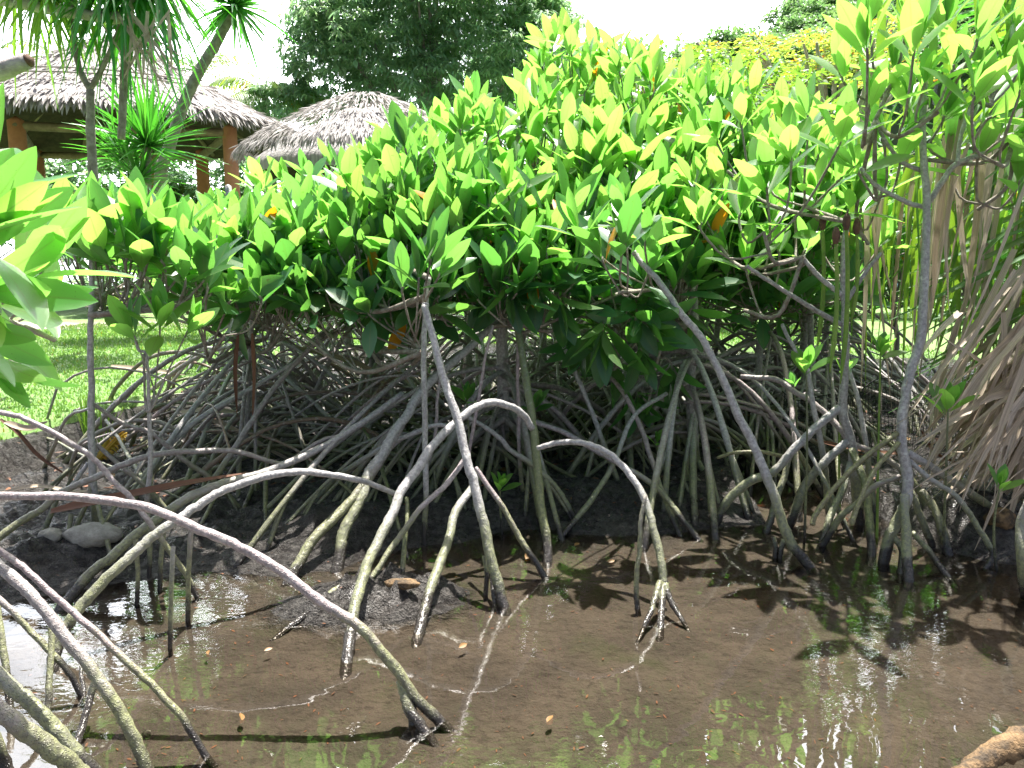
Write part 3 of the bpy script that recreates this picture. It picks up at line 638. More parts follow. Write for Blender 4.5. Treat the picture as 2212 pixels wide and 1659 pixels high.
r(tD, [(1205, 720), (1260, 850), (1300, 960), (1350, 1090), (1400, 1110)], 4.4, 4.2, 9, 13)
r(tD, [(1300, 790), (1350, 860), (1390, 950), (1420, 1050), (1450, 1120)], 4.4, Gd(1120, .06), 9, 13, 'rootp')
r(tD, [(1440, 850), (1370, 900), (1330, 1000), (1280, 1080), (1240, 1130)], 4.3, Gd(1130, .05), 9, 14)
r(tC, [(1150, 910), (1220, 935), (1300, 980), (1400, 1040), (1440, 1080), (1480, 1130)], 4.2, Gd(1130, .06), 11, 14, 'rootp')
r(tC, [(1010, 900), (1070, 940), (1100, 975), (1150, 1010), (1200, 1060), (1230, 1110)], 4.0, Gd(1110, .06), 10, 14)
r(tC, [(1090, 905), (1060, 930), (1040, 980), (1020, 1060)], 4.6, 4.5, 14, 16); r(tC, [(1088, 900), (1120, 940), (1140, 1000), (1150, 1060)], 4.6, 4.5, 13, 15)
r(tA, [(640, 780), (560, 830), (440, 900), (370, 960), (320, 1030)], 4.4, 4.0, 9, 14); r(tA, [(700, 720), (600, 830), (540, 920), (480, 1010), (430, 1080)], 4.4, 3.8, 10, 14)
# side roots of each tree, all round
def fill_roots(t, c, n, h0, h1, reach, rr=.014, phis=(0, 6.283), pw=(1.1, 2.0), mats=('root', 'root', 'rootp')):
    for k in range(int(n * 1.35)):
        phi = rng.uniform(*phis); h = rng.uniform(h0, h1)
        root_3d(t, (c[0] + rng.normal(0, .03), c[1] + rng.normal(0, .03), h), phi, rng.uniform(*reach) * (h / h1) ** .5, h, rr * rng.uniform(.5, 1.1), mats[int(rng.integers(len(mats)))], rng.uniform(*pw), int(rng.integers(0, 3)))
def xyz(x, y, D): return P(x, y, D)
fill_roots(tA, P(541, 900, 4.6), 10, .35, .95, (.6, 1.5), .012, (2.6, 5.2), (.9, 1.5))
fill_roots(tA, P(600, 880, 4.9), 8, .25, .6, (1.0, 2.0), .009, (0, 6.283), (.8, 1.3), ('root', 'rootp', 'trunkg', 'brownroot'))
fill_roots(tB, P(760, 880, 4.6), 8, .25, .6, (.9, 1.9), .009, (0, 6.283), (.8, 1.3), ('root', 'rootp', 'trunkg', 'brownroot'))
fill_roots(tB, P(917, 900, 4.3), 10, .35, .9, (.6, 1.5), .011, (2.6, 4.6), (.9, 1.5))
fill_roots(tC, P(1087, 900, 4.7), 26, .3, .8, (.5, 1.3), .016)
def root_arc(t, x, y, a, L, h, r, m):
    u = np.linspace(0, 1, 16)[:, None]; d = np.array([math.cos(a), math.sin(a), 0]); C = np.array([x, y, 0.]) + d * L * (u - .5)
    C[:, :2] += np.array([-d[1], d[0]]) * .12 * np.sin(u * 3.14 * rng.uniform(.6, 1.6) + rng.uniform(0, 3))
    g0 = float(gz(*C[0, :2])) - .05; g1 = float(gz(*C[-1, :2])) - .05; sk = rng.uniform(.6, 1.7)
    C[:, 2] = g0 + (g1 - g0) * u[:, 0] + h * np.sin(3.1416 * u[:, 0] ** sk) ** .8
    C[:, 2] += np.cumsum(rng.normal(0, .004, 16))
    V, Fq, T, U = tube(C, r * np.interp(u[:, 0], [0, .5, 1], [1.25, .9, 1.1]), 6, .09); mesh('prop_root', V, Fq, M[m], t, uv=U, Ft=T)
mm5 = ['root', 'rootp', 'trunkg', 'brownroot', 'root']
for k in range(62):
    root_arc(tA if k % 2 else tB, rng.uniform(-2.3, -.3), rng.uniform(4.1, 6.0), rng.choice([0, 3.14]) + rng.normal(0, .55), rng.uniform(.8, 2.1), rng.uniform(.12, .6), rng.uniform(.006, .014), mm5[int(rng.integers(5))])
for k in range(30):
    root_arc(tC if k % 2 else tD, rng.uniform(-.2, 1.6), rng.uniform(4.6, 6.2), rng.uniform(0, 3.14), rng.uniform(.6, 1.5), rng.uniform(.12, .45), rng.uniform(.006, .012), mm5[int(rng.integers(5))])
fill_roots(tD, P(1490, 900, 4.6), 22, .3, .85, (.7, 1.5), .015)
fill_roots(tE, P(1330, 900, 5.5), 18, .3, .9, (.7, 1.4), .015)
fill_roots(tG, P(1760, 900, 5.4), 14, .3, .9, (.7, 1.4), .014)
fill_roots(tF, P(1640, 900, 5.2), 20, .3, .9, (.7, 1.4), .014)

# --- T7 / T8 on the right
t7 = thing('mangrove_tree', 'pod-bearing mangrove with a pale trunk and long green seed pods hanging beside it, right side', 'mangrove', base_at(1840, 1106, .05), 'mangroves along the creek')
trunk_px(t7, [(1832, 470), (1826, 520), (1822, 600), (1822, 680), (1820, 753), (1817, 880), (1826, 920), (1834, 960), (1842, 1040), (1848, 1150)], 3.9, 3.9, 12, 24)
r(t7, [(1818, 878), (1757, 930), (1707, 980), (1674, 1013), (1620, 1036), (1575, 1075), (1552, 1120)], 3.9, Gd(1120, .04), 18, 20)
r(t7, [(1704, 990), (1690, 1040), (1674, 1086), (1662, 1130)], 3.95, Gd(1130, .04), 13, 16)
r(t7, [(1831, 954), (1790, 993), (1747, 1046), (1721, 1110)], 3.9, Gd(1115, .04), 18, 22)
r(t7, [(1600, 814), (1674, 820), (1714, 846), (1774, 886), (1807, 920), (1834, 953)], 4.2, 3.9, 11, 14, ext=False)
r(t7, [(1690, 700), (1720, 760), (1747, 806), (1760, 880), (1780, 970), (1790, 1050), (1797, 1120)], 4.0, Gd(1120, .02), 8, 16)
r(t7, [(1838, 958), (1900, 985), (1950, 1020), (1990, 1070), (2010, 1120)], 3.95, Gd(1120, .05), 12, 15)
r(t7, [(1835, 800), (1855, 870), (1870, 960), (1880, 1050), (1885, 1110)], 4.1, Gd(1110, .05), 9, 14)
r(t7, [(1840, 970), (1868, 1040), (1880, 1110), (1886, 1200)], 3.85, Gd(1200, 0), 16, 20, 'trunkg')
r(t7, [(1838, 1000), (1820, 1060), (1790, 1120), (1775, 1175)], 3.85, Gd(1175, 0), 15, 18)
r(t7, [(1822, 640), (1775, 600), (1735, 555)], 3.9, 3.85, 12, 9, ext=False, name='branch', m='trunk'); r(t7, [(1820, 702), (1740, 655), (1650, 600), (1612, 575)], 3.9, 3.7, 12, 8, ext=False, name='branch', m='trunk')
r(t7, [(1826, 655), (1870, 590), (1905, 545)], 3.9, 3.9, 11, 8, ext=False, name='branch', m='trunk')
A7 = [(1612, 575, 4.00, 0.92, (-.2, -.2, .9)), (1657, 405, 3.89, 0.97, (-.1, -.1, 1)), (1705, 335, 3.77, 0.92, (-.3, -.2, .8)), (1515, 480, 3.89, 0.97, (-.1, -.2, .9)), (1600, 460, 4.00, 0.92, (.1, -.1, .9)),
      (1812, 300, 3.66, 1.06, (0, -.2, .9)), (1840, 440, 4.00, 0.87, (.2, -.2, .6)), (1760, 420, 4.11, 0.83, (-.3, -.2, .7)), (1740, 540, 4.33, 0.83, (.1, 0, .8)), (1900, 530, 4.33, 0.74, (.3, 0, .7)),
      (1680, 540, 4.33, 0.74, (-.2, 0, .8)), (1560, 400, 4.44, 0.83, (-.1, 0, 1)), (1745, 250, 4.00, 0.92, (-.2, 0, 1)), (1640, 330, 4.22, 0.87, (-.1, -.1, 1)), (1780, 490, 4.11, 0.83, (0, -.3, .3)), (1570, 540, 4.33, 0.74, (-.3, 0, .7)),
      (1820, 380, 4.00, 0.92, (.4, -.2, .5)), (1710, 450, 4.22, 0.83, (-.3, -.3, .4)), (1665, 480, 4.33, 0.83, (0, -.2, .7)), (1500, 400, 4.44, 0.83, (-.2, 0, 1)), (1600, 260, 4.44, 0.83, (-.2, 0, 1)), (1550, 300, 4.55, 0.83, (-.2, 0, 1))]
foliage(t7, A7, np.array([P(1832, 480, 3.9), P(1735, 555, 3.85), P(1824, 560, 3.9)]), L=.185, n=(6, 9), mat='leaf_y', cluster=True, klen=3, twig_r=.007, base_r=.011)
t8 = thing('mangrove_tree', 'rightmost mangrove with a tall curved silvery trunk, reddish hanging roots and big lime leaves', 'mangrove', base_at(1956, 1180, 0), 'mangroves along the creek')
trunk_px(t8, [(2000, 150), (1995, 220), (1994, 300), (2003, 433), (2001, 553), (1997, 653), (1987, 740), (1964, 820), (1951, 886), (1949, 953), (1957, 1020), (1956, 1070), (1942, 1106), (1921, 1153), (1904, 1206), (1900, 1245)], 3.85, 3.37, 12, 26)
r(t8, [(1938, 936), (1874, 983), (1807, 1046), (1767, 1106), (1757, 1128)], 3.5, 3.3, 12, 12, 'rootr', ext=False, name='aerial_root')
r(t8, [(1942, 956), (1890, 1013), (1857, 1066), (1840, 1106), (1829, 1136)], 3.45, 3.25, 10, 12, 'rootr', ext=False, name='aerial_root')
r(t8, [(1690, 985), (1640, 976), (1590, 978), (1543, 990)], 4.0, 4.0, 9, 7, 'rootr', ext=False, name='aerial_root')
r(t8, [(1944, 1028), (1890, 1050), (1857, 1080), (1821, 1110), (1795, 1150), (1776, 1178)], 3.5, None, 11, 16)
r(t8, [(1962, 978), (2040, 1030), (2090, 1066), (2140, 1100), (2180, 1130)], 3.5, Gd(1130, .08), 16, 19)
r(t8, [(1964, 994), (2007, 1030), (2060, 1066), (2090, 1106), (2105, 1128), (2141, 1193), (2128, 1225)], 3.5, None, 11, 14)
r(t8, [(1955, 1070), (1956, 1120), (1958, 1173), (1964, 1250)], 3.42, None, 20, 24)
r(t8, [(1972, 1150), (2007, 1193), (2036, 1236)], 3.45, None, 12, 15)
r(t8, [(1966, 1060), (1985, 1110), (2010, 1180)], 3.6, None, 14, 17)
r(t8, [(1990, 1060), (2014, 1090), (2034, 1140), (2046, 1195)], 3.65, None, 16, 22)
r(t8, [(1930, 1160), (1948, 1190), (1945, 1235)], 3.4, None, 15, 20)
r(t8, [(2003, 448), (1970, 440), (1920, 420), (1880, 395), (1850, 365)], 3.76, 3.8, 11, 8, ext=False, name='branch', m='trunk')
r(t8, [(2004, 440), (2040, 385), (2068, 353), (2130, 330), (2190, 293)], 3.76, 3.8, 13, 9, ext=False, name='branch', m='trunk')
r(t8, [(2068, 353), (2078, 300), (2104, 215)], 3.77, 3.8, 9, 8, ext=False, name='branch', m='trunk'); r(t8, [(1995, 370), (1950, 350), (1915, 310), (1890, 262)], 3.78, 3.8, 10, 7, ext=False, name='branch', m='trunk')
A8 = [(1872, 105, 3.44, 0.97, (-.2, -.1, 1)), (1880, 225, 3.55, 0.92, (.1, -.1, 1)), (1975, 105, 3.55, 0.92, (0, -.1, 1)), (2110, 85, 3.55, 0.97, (.1, -.1, 1)), (2107, 208, 3.44, 1.01, (0, -.3, .8)),
      (1998, 180, 3.66, 0.87, (.1, -.2, .8)), (2205, 195, 3.44, 0.97, (.1, -.2, .9)), (1960, 40, 3.89, 0.87, (0, 0, 1)), (2040, 60, 4.00, 0.87, (.1, 0, 1)), (1930, 150, 3.89, 0.83, (-.1, 0, 1)),
      (2150, 250, 3.66, 0.92, (.5, -.4, .4)), (1845, 360, 3.77, 0.83, (-.5, -.2, .5)), (2190, 290, 3.55, 0.92, (.4, -.3, .2)), (2060, 140, 3.77, 0.83, (.2, 0, .9)), (1905, 300, 3.89, 0.83, (-.3, -.1, .7)),
      (2040, 250, 3.89, 0.83, (.1, -.2, .6)), (1880, 30, 4.00, 0.83, (0, 0, 1)), (2170, 130, 3.89, 0.83, (.2, 0, 1)), (1820, 160, 4.00, 0.83, (-.3, 0, 1)), (2230, 60, 4.00, 0.83, (0, 0, 1)),
      (1950, 330, 3.9, .9, (.1, -.1, .9)), (2120, 330, 3.8, .95, (.2, -.2, .8)), (2200, 390, 3.8, .95, (0, -.2, .8)), (1905, 410, 4.0, .85, (.1, -.1, .9)), (2050, 330, 4.0, .9, (0, 0, 1)), (1860, 450, 4.1, .85, (0, -.1, .9)), (2110, 150, 3.9, .9, (0, 0, 1)), (1960, 230, 3.9, .9, (-.2, 0, 1)), (2190, 60, 3.9, .9, (0, 0, 1))]
foliage(t8, A8, np.array([P(2000, 170, 3.85), P(1890, 262, 3.8), P(2104, 215, 3.8), P(2000, 250, 3.85), P(2190, 293, 3.8)]), L=.19, n=(6, 9), mat='leaf_y', cluster=True, klen=3, twig_r=.007, base_r=.010)

# seed pods
for i, (x, y0, y1, D, lb) in enumerate([(1828, 490, 830, 3.7, 'longest green seed pod hanging in front of the pale trunk'), (1805, 520, 805, 3.65, 'slightly curved green seed pod hanging left of the pale trunk'),
                                        (1777, 490, 760, 4.0, 'thin dull green seed pod hanging farthest left of the pod group'), (1850, 500, 700, 3.9, 'short green seed pod hanging right of the pale trunk')]):
    a = P(x, y0, D); b = P(x - 14, y1, D); t_ = np.linspace(0, 1, 12)[:, None]; C = a + (b - a) * t_ + np.array([.02, 0, 0]) * np.sin(t_ * 3)
    th = thing('seed_pod', lb, 'seed pod', a, 'mangrove seed pods hanging on the right')
    A = Acc(); A.add(*tube(C, np.interp(t_[:, 0], [0, .1, .8, 1], [.007, .009, .012, .002]), 8, .02)); A.make('pod', M['pod'], th)
    A = Acc(); A.add(*tube(a + np.array([[0, 0, .06], [0, 0, .045], [0, 0, .02], [0, 0, -.012]]), [.008, .016, .018, .012], 8, .03)); A.make('cap', M['cap'], th)

# --- thicket trees behind
BACK = [(-1.75, 5.3, 'thin back-row mangrove nearest the left lawn, low leafy top'), (-1.35, 6.4, 'back-row mangrove whose roots tangle beneath the small thatched hut'), (-.95, 5.5, 'half-hidden mangrove in the root tangle below the small hut eave'),
        (-.35, 6.6, 'far mangrove straight behind the tall white leaning root'), (.25, 6.2, 'shaded mangrove behind the thick scaly trunk'), (.75, 7.2, 'far shaded mangrove behind the big white arch root'),
        (1.15, 6.0, 'mangrove in the dark gap under the hanging dark leaves'), (1.75, 7.0, 'back mangrove behind the dark mesh netting'), (2.35, 6.4, 'back mangrove between the two pale right-hand trunks'),
        (2.9, 7.4, 'farthest right back-row mangrove beside the hanging strap leaves'), (-2.1, 7.2, 'small leafy mangrove standing on the lawn edge at the far left of the thicket'), (.1, 8.2, 'rearmost mangrove at the back edge of the thicket')]
for i, (x, y, lb) in enumerate(BACK):
    z = float(gz(x, y)); t = thing('mangrove_tree', lb, 'mangrove', (x, y, z), 'mangroves along the creek')
    hh = rng.uniform(1.45, 1.75); lean = rng.normal(0, .12, 2)
    C = cr([(x, y, z - .05), (x + lean[0] * .4, y + lean[1] * .4, z + .6), (x + lean[0], y + lean[1], z + hh)], 5)
    A = Acc(); A.add(*tube(C, np.linspace(.036, .02, len(C)), 8, .06)); A.make('trunk', M['trunk'], t)
    an = []
    toppx = 553 - (2.15 - H) / y * F
    for k in range(84):
        px = CX + (x + rng.normal(0, .48)) / y * F; zz = rng.uniform(.8 if x > .3 else 1.1, (1.65 if x < -1.5 else 1.9) if x < -.2 else 2.25); py = HY - (zz - H) / y * F * 1.0
        an.append((px, py, y + rng.uniform(-.5, .5), .95))
    foliage(t, an, C[-5:], L=.17, mat='leaf', young=.3, n=(5, 8), klen=11)
    fill_roots(t, (x, y), 24, .35, 1.0, (.5, 1.6), .013, (0, 6.283), (.9, 1.8))

# --- seedlings
SEED = [(1080, 1052, 1110, 3.75, .10, 'seedling with glowing yellow-green leaves between the white roots in mid-picture', (.2, -.3, .9), 9),
        (1418, 955, 1040, 4.2, .085, 'tiny yellow-leaved seedling in the dark gap right of the big arch root', (0, -.2, 1), 6),
        (1742, 795, 1000, 3.7, .135, 'leafy seedling on a thin stem left of the pod-bearing mangrove', (0, -.2, 1), 8),
        (1902, 762, 1000, 3.7, .12, 'tall seedling on a yellow-green stem between the two right-hand trunks', (0, -.1, 1), 6),
        (2048, 880, 1010, 3.5, .15, 'broad-leaved seedling beside the brown dead leaf skirt', (0, -.3, .9), 8),
        (2160, 1050, 1130, 3.3, .10, 'small pale seedling on the mud below the brown dead leaves at the right edge', (0, -.2, 1), 6),
        (1008, 860, 1010, 4.2, .12, 'shaded seedling left of the big white arch root', (0, -.2, .8), 7),
        (1155, 880, 1010, 4.3, .13, 'shaded seedling right behind the green mossy stem', (.2, -.3, .7), 7),
        (1715, 830, 960, 4.4, .09, 'dim little seedling behind the bright seedling near the netting', (-.3, -.2, .8), 5),
        (1822, 800, 930, 4.1, .09, 'small seedling half hidden behind the pale pod-bearing trunk', (.2, -.2, .8), 6),
        (1385, 900, 1060, 4.4, .11, 'dark green seedling under the hanging dark whorls', (0, -.4, .5), 7)]
for i, (x, y0, y1, D, L, lb, ax, nl) in enumerate(SEED):
    b = P(x + 6, y1, D); b[2] = min(b[2], float(gz(b[0], b[1])) + .01)
    b[2] = float(gz(b[0], b[1]))
    t = thing('mangrove_seedling', lb, 'seedling', b, 'young mangrove seedlings'); c = P(x, y0, D)
    Q = cr([b - np.array([0, 0, .03]), (b + c) / 2 + rng.normal(0, .008, 3), c], 5)
    A = Acc(); A.add(*tube(Q, np.linspace(.007, .004, len(Q)), 7, .06)); A.make('stem', M['pod'] if i in (3, 9) else M['trunkg'], t)
    B, Dd, Nn, S, Cu = rosette(c, ax, L, nl, .75)
    V, Fq, U = leaves(B, Dd, Nn, S, 'mangrove', np.array(Cu), 1.0); mesh('leaves', V, Fq, M['leaf_y'] if i not in (6, 7, 8, 10) else M['leaf'], t, uv=U)

# ================================================================ RIGHT STRAP-LEAVED PLANT
pd = thing('pandanus', 'strap-leaved pandanus at the right edge with hanging tan and green leaves', 'pandanus', (3.1, 4.4, .2))
A = Acc(); A.add(*tube(cr([(3.15, 4.5, .1), (3.1, 4.45, 1.2), (3.0, 4.4, 2.6)], 6), .09, 10, .05)); A.make('trunk', M['barkp'], pd)
def strap(A, x0, y0, x1, y1, D, w, bend=0, sway=0, nh=(0.2, -1, .1), droop=True, tw=0.0):
    a = P(x0, y0, D); b = P(x1, y1, D + sway); t = np.linspace(0, 1, 12)[:, None]
    C = a + (b - a) * t + np.array([bend, 0, 0]) * np.sin(t * 3.14) ; C += np.cumsum(rng.normal(0, .0025, C.shape), 0)
    V, Fq, U = ribbon(C, w / F * D * np.interp(t[:, 0], [0, .2, .7, 1], [.9, 1, .8, .08]), nh=nh, fold=.25, twist=tw); A.add(V, Fq, None, U)
Ag = Acc(); Ad = Acc(); Ax = Acc()
for k in range(34):
    x = 1890 + 320 * k / 34 + rng.normal(0, 20); strap(Ad, x + rng.normal(25, 40), rng.uniform(230, 380), x + rng.normal(-10, 18), rng.uniform(560, 900), rng.uniform(3.9, 4.6), rng.uniform(5, 15), rng.normal(0, .02), 0, (rng.normal(0, .5), -1, .1), tw=rng.normal(0, .5))
for k in range(60):
    x = 1880 + 340 * k / 60 + rng.normal(0, 12); strap(Ag, x + rng.normal(20, 55), rng.uniform(150, 420), x + rng.normal(-12, 18), rng.uniform(600, 860), rng.uniform(4.2, 5.2), rng.uniform(6, 17), rng.normal(0, .03), 0, (rng.normal(0, .6), -1, .1), tw=rng.normal(0, .5))
for k in range(13):   # broad upright blades at the top right
    x = 1915 + 300 * k / 13 + rng.normal(0, 10); strap(Ag, x, -160, x + rng.normal(0, 14), rng.uniform(60, 260), rng.uniform(4.0, 4.6), rng.uniform(14, 28), 0, 0, (rng.normal(0, .5), -1, .1))
for k in range(56):   # long blades sweeping in from the right
    y = 260 + 500 * k / 56 + rng.normal(0, 25); strap(Ax, 2330, y - 60 + rng.normal(0, 20), rng.uniform(1880, 2080), y + rng.uniform(60, 170), rng.uniform(3.9, 4.8), rng.uniform(10, 20), 0, .3, (0, -.5, 1))
swords((3.0, 4.4, 2.55), (0, 0, 1), 90, 1.25, .05, .3, 2.4, .6).make('leaf_head', M['strap'], pd)
Ag.make('hanging_green_leaves', M['strap'], pd); Ax.make('sweeping_green_leaves', M['strap'], pd); Ad.make('hanging_dry_leaves', M['dry'], pd)
A = Acc()
for k in range(230):  # dead skirt fanning down-left
    f = k / 230; ex = 1985 + 330 * f + rng.normal(0, 38); ey = 960 + 210 * f + rng.normal(0, 75) - (0 if f < .6 else 30); sx = 2200 + 280 * f + rng.normal(0, 70); sy = 640 + 240 * f + rng.normal(0, 100)
    D = rng.uniform(3.35, 4.1)
    strap(A, sx, sy, ex, ey, D + .25, rng.uniform(6, 19), -.02 + rng.normal(0, .03), -.25, (rng.normal(-.3, .6), -1, .3), tw=rng.normal(0, .9))
A.make('dead_leaf_skirt', M['dry'], pd)
fp = thing('fan_palm', 'dark fan palm filling the top right corner behind the lime leaves', 'palm', (4.6, 6.3, .25))
A = Acc(); A.add(*tube(cr([(4.6, 6.3, .2), (4.6, 6.3, 1.5), (4.5, 6.3, 3.0)], 5), .11, 10, .05)); A.make('trunk', M['barkp'], fp)
A = Acc()
for h_ in range(9):
    a = rng.uniform(0, 6.28); c0 = np.array([4.5, 6.3, 3.0]) + np.array([math.cos(a), math.sin(a), rng.uniform(-.4, .7)]) * .8
    dirv = c0 - np.array([4.5, 6.3, 2.8]); dirv /= np.linalg.norm(dirv); B_ = swords(c0, dirv, 36, 1.0, .045, .1, 1.35, .25)
    for V, Fq, U in zip(B_.V, B_.F, B_.U): A.add(V, Fq - Fq.min(), None, U)
    A.add(*tube(np.array([[4.5, 6.3, 2.9], c0]), .012, 5, .02))
A.make('fronds', M['sword'], fp)

# ---- netting
nt = thing('mesh_netting', 'sagging black plastic mesh netting strung across the dark channel on the right', 'netting', P(1900, 1000, 4.9))
A = Acc(); x0, x1 = 1690, 2120
def netp(u, v):
    px = x0 + (x1 - x0) * u; py = 845 + 120 * v + 18 * math.sin(u * 9) * (1 - v) + 10 * math.sin(u * 21)
    p = P(px, py, 4.9); p[1] += .04 * math.sin(u * 17 + v * 2); return p
for k in range(66):
    A.add(*tube(np.array([netp(k / 65, j / 5) for j in range(6)]), .0017, 4, 0))
for k in range(15):
    A.add(*tube(np.array([netp(j / 40, k / 14) for j in range(41)]), .0017 if k else .004, 4, 0))
A.make('net', M['net'], nt)
for px in (1692, 1905, 2118):
    A = Acc(); p = P(px, 840, 4.91); q = p.copy(); q[2] = float(gz(p[0], p[1])) - .05; A.add(*tube(np.array([p + [0, .012, .03], q + [0, .012, 0]]), .010, 7, .05)); A.make('stake', M['bark'], nt)

# ================================================================ PAVILION AND HUT
def roof_mesh(name, c, rad, zc, apex, parent, prof=1.15, n=48, topr=.12, uvs=4):
    ts = np.linspace(0, 1, 14); V = []; U = []
    for i, t in enumerate(ts):
        rr = rad * (1 - t) + topr * t; z = zc + (apex - zc) * (t ** prof) + .0
        for k in range(n + 1):
            a = k / n * 6.2832; j = .03 * math.sin(a * 9 + i) + rng.normal(0, .015)
            V.append([c[0] + (rr + j) * math.cos(a), c[1] + (rr + j) * math.sin(a), z + rng.normal(0, .012)]); U.append([k / n, t * uvs])
    m = len(ts); V = np.array(V).reshape(m, n + 1, 3); V[:, -1] = V[:, 0]
    i = np.arange(m - 1)[:, None] * (n + 1) + np.arange(n)[None]; Fq = np.stack([i, i + 1, i + n + 2, i + n + 1], -1).reshape(-1, 4)
    # underside
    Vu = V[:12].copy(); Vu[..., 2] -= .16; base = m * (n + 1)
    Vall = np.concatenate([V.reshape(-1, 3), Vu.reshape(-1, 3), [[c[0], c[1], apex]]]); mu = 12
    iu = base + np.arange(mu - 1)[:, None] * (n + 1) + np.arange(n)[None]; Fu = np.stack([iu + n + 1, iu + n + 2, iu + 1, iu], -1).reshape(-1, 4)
    k = np.arange(n); Fe = np.stack([base + k, base + k + 1, k + 1, k], -1)
    T = np.stack([(m - 1) * (n + 1) + k, (m - 1) * (n + 1) + k + 1, np.full(n, len(Vall) - 1)], -1)
    Uall = np.concatenate([np.array(U), np.array(U).reshape(m, n + 1, 2)[:12].reshape(-1, 2), [[0, uvs]]])
    o = mesh(name, Vall, np.concatenate([Fq, Fe]), M['thatch'], parent, uv=Uall, Ft=T)
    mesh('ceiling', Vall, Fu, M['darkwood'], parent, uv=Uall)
    return o
def fringe(c, rad, zc, apex, parent, N, Lf, prof=1.15, topr=.12, w=.02):
    t = rng.uniform(0, 1, N) ** 1.3; t[: N // 3] = rng.uniform(0, .03, N // 3); a = rng.uniform(0, 6.2832, N)
    rr = rad * (1 - t) + topr * t; z = zc + (apex - zc) * t ** prof
    b = np.stack([c[0] + rr * np.cos(a), c[1] + rr * np.sin(a), z + .02], 1)
    sl_ = (apex - zc) * prof * np.maximum(t, .02) ** (prof - 1) / rad
    d = np.stack([np.cos(a), np.sin(a), -sl_ * 1.0 - rng.uniform(-.12, .25, N)], 1) + rng.normal(0, .16, (N, 3)); d[: N // 3, 2] -= rng.uniform(.2, 1.4, N // 3)
    nn = np.stack([np.cos(a) * .5, np.sin(a) * .5, np.ones(N)], 1) + rng.normal(0, .3, (N, 3))
    V, Fq, U = leaves(b, d, nn, Lf * rng.uniform(.5, 1.2, N), 'lance', np.full(N, .05), w)
    mesh('thatch_fringe', V, Fq, M['straw'], parent, uv=U)
pc = (-8.85, 18.5); pz = float(gz(*pc))
pv = thing('pavilion', 'large open-sided pavilion with a shaggy conical thatched roof on terracotta posts', 'pavilion', (*pc, pz))
roof_mesh('roof', pc, 3.95, 4.12, 6.1, pv, 1.05); fringe(pc, 3.95, 4.12, 6.1, pv, 9000, .36, 1.05, w=.75)
for x, D, rr in ((57, 16, .165), (508, 16.9, .15), (446, 20.6, .16), (95, 20.6, .16), (330, 21.6, .15), (-220, 18.5, .16), (640 - 70, 18.6, .15)):
    if x == 570: continue
    p = P(x, 500, D); A = Acc(); zt = 4.12 if x != -220 else 4.1
    A.add(*tube(np.array([[p[0], D, float(gz(p[0], D)) - .05], [p[0] + .01, D, 1.5], [p[0] - .01, D, 2.6], [p[0], D, 3.93]]), [rr * 1.05, rr, rr * .98, rr * .95], 16, .02)); A.make('post', M['post'], pv)
ppos = [P(57, 500, 16), P(508, 500, 16.9), P(446, 500, 20.6), P(95, 500, 20.6)]
for i in range(4):
    a = ppos[i].copy(); b = ppos[(i + 1) % 4].copy(); a[2] = b[2] = 3.72; e = (b - a) * .08; A = Acc(); A.add(*tube(cr([a - e * .3 + [0, 0, .12], (a + b) / 2 + [0, 0, .1], b + e * .3 + [0, 0, .12]], 4), .085, 12, .03)); A.make('ring_beam', M['beam'], pv)
for k in range(14):
    a = k / 14 * 6.28; A = Acc(); A.add(*tube(np.array([[pc[0] + 3.7 * math.cos(a), pc[1] + 3.7 * math.sin(a), 4.02], [pc[0] + .3 * math.cos(a), pc[1] + .3 * math.sin(a), 5.95]]), .05, 7, .03)); A.make('rafter', M['beam'], pv)
for zz, t_ in ((4.75, .285), (4.62, .225)):   # pale battens tied over the thatch, front side
    A = Acc(); rr = 3.95 * (1 - t_) + .12 * t_ + .07
    A.add(*tube(np.array([[pc[0] + rr * math.cos(a), pc[1] + rr * math.sin(a), zz + .08] for a in np.linspace(3.3, 5.6, 24)]), .022, 6, .02)); A.make('batten', M['barkw'], pv)
hc = (-2.48, 14.2)
ht = thing('thatched_hut', 'smaller hut with a smooth domed grey thatch roof left of centre', 'hut', (*hc, float(gz(*hc))))
roof_mesh('roof', hc, 1.95, 2.84, 3.80, ht, .80, topr=.30); fringe(hc, 2.15, 3.05, 4.05, ht, 5200, .20, .78, .30, w=.6)
for x, D in ((661, 12.9), (900, 12.9), (661, 15.6), (880, 15.6)):
    p = P(x, 400, D); A = Acc(); A.add(*tube(np.array([[p[0], D, .2], [p[0], D, 1.6], [p[0], D, 3.0]]), .085, 12, .02)); A.make('post', M['post'], ht)
for k in range(10):
    a = k / 10 * 6.28; A = Acc(); A.add(*tube(np.array([[hc[0] + 2.0 * math.cos(a), hc[1] + 2.0 * math.sin(a), 2.76], [hc[0] + .2 * math.cos(a), hc[1] + .2 * math.sin(a), 3.55]]), .035, 6, .03)); A.make('rafter', M['beam'], ht)

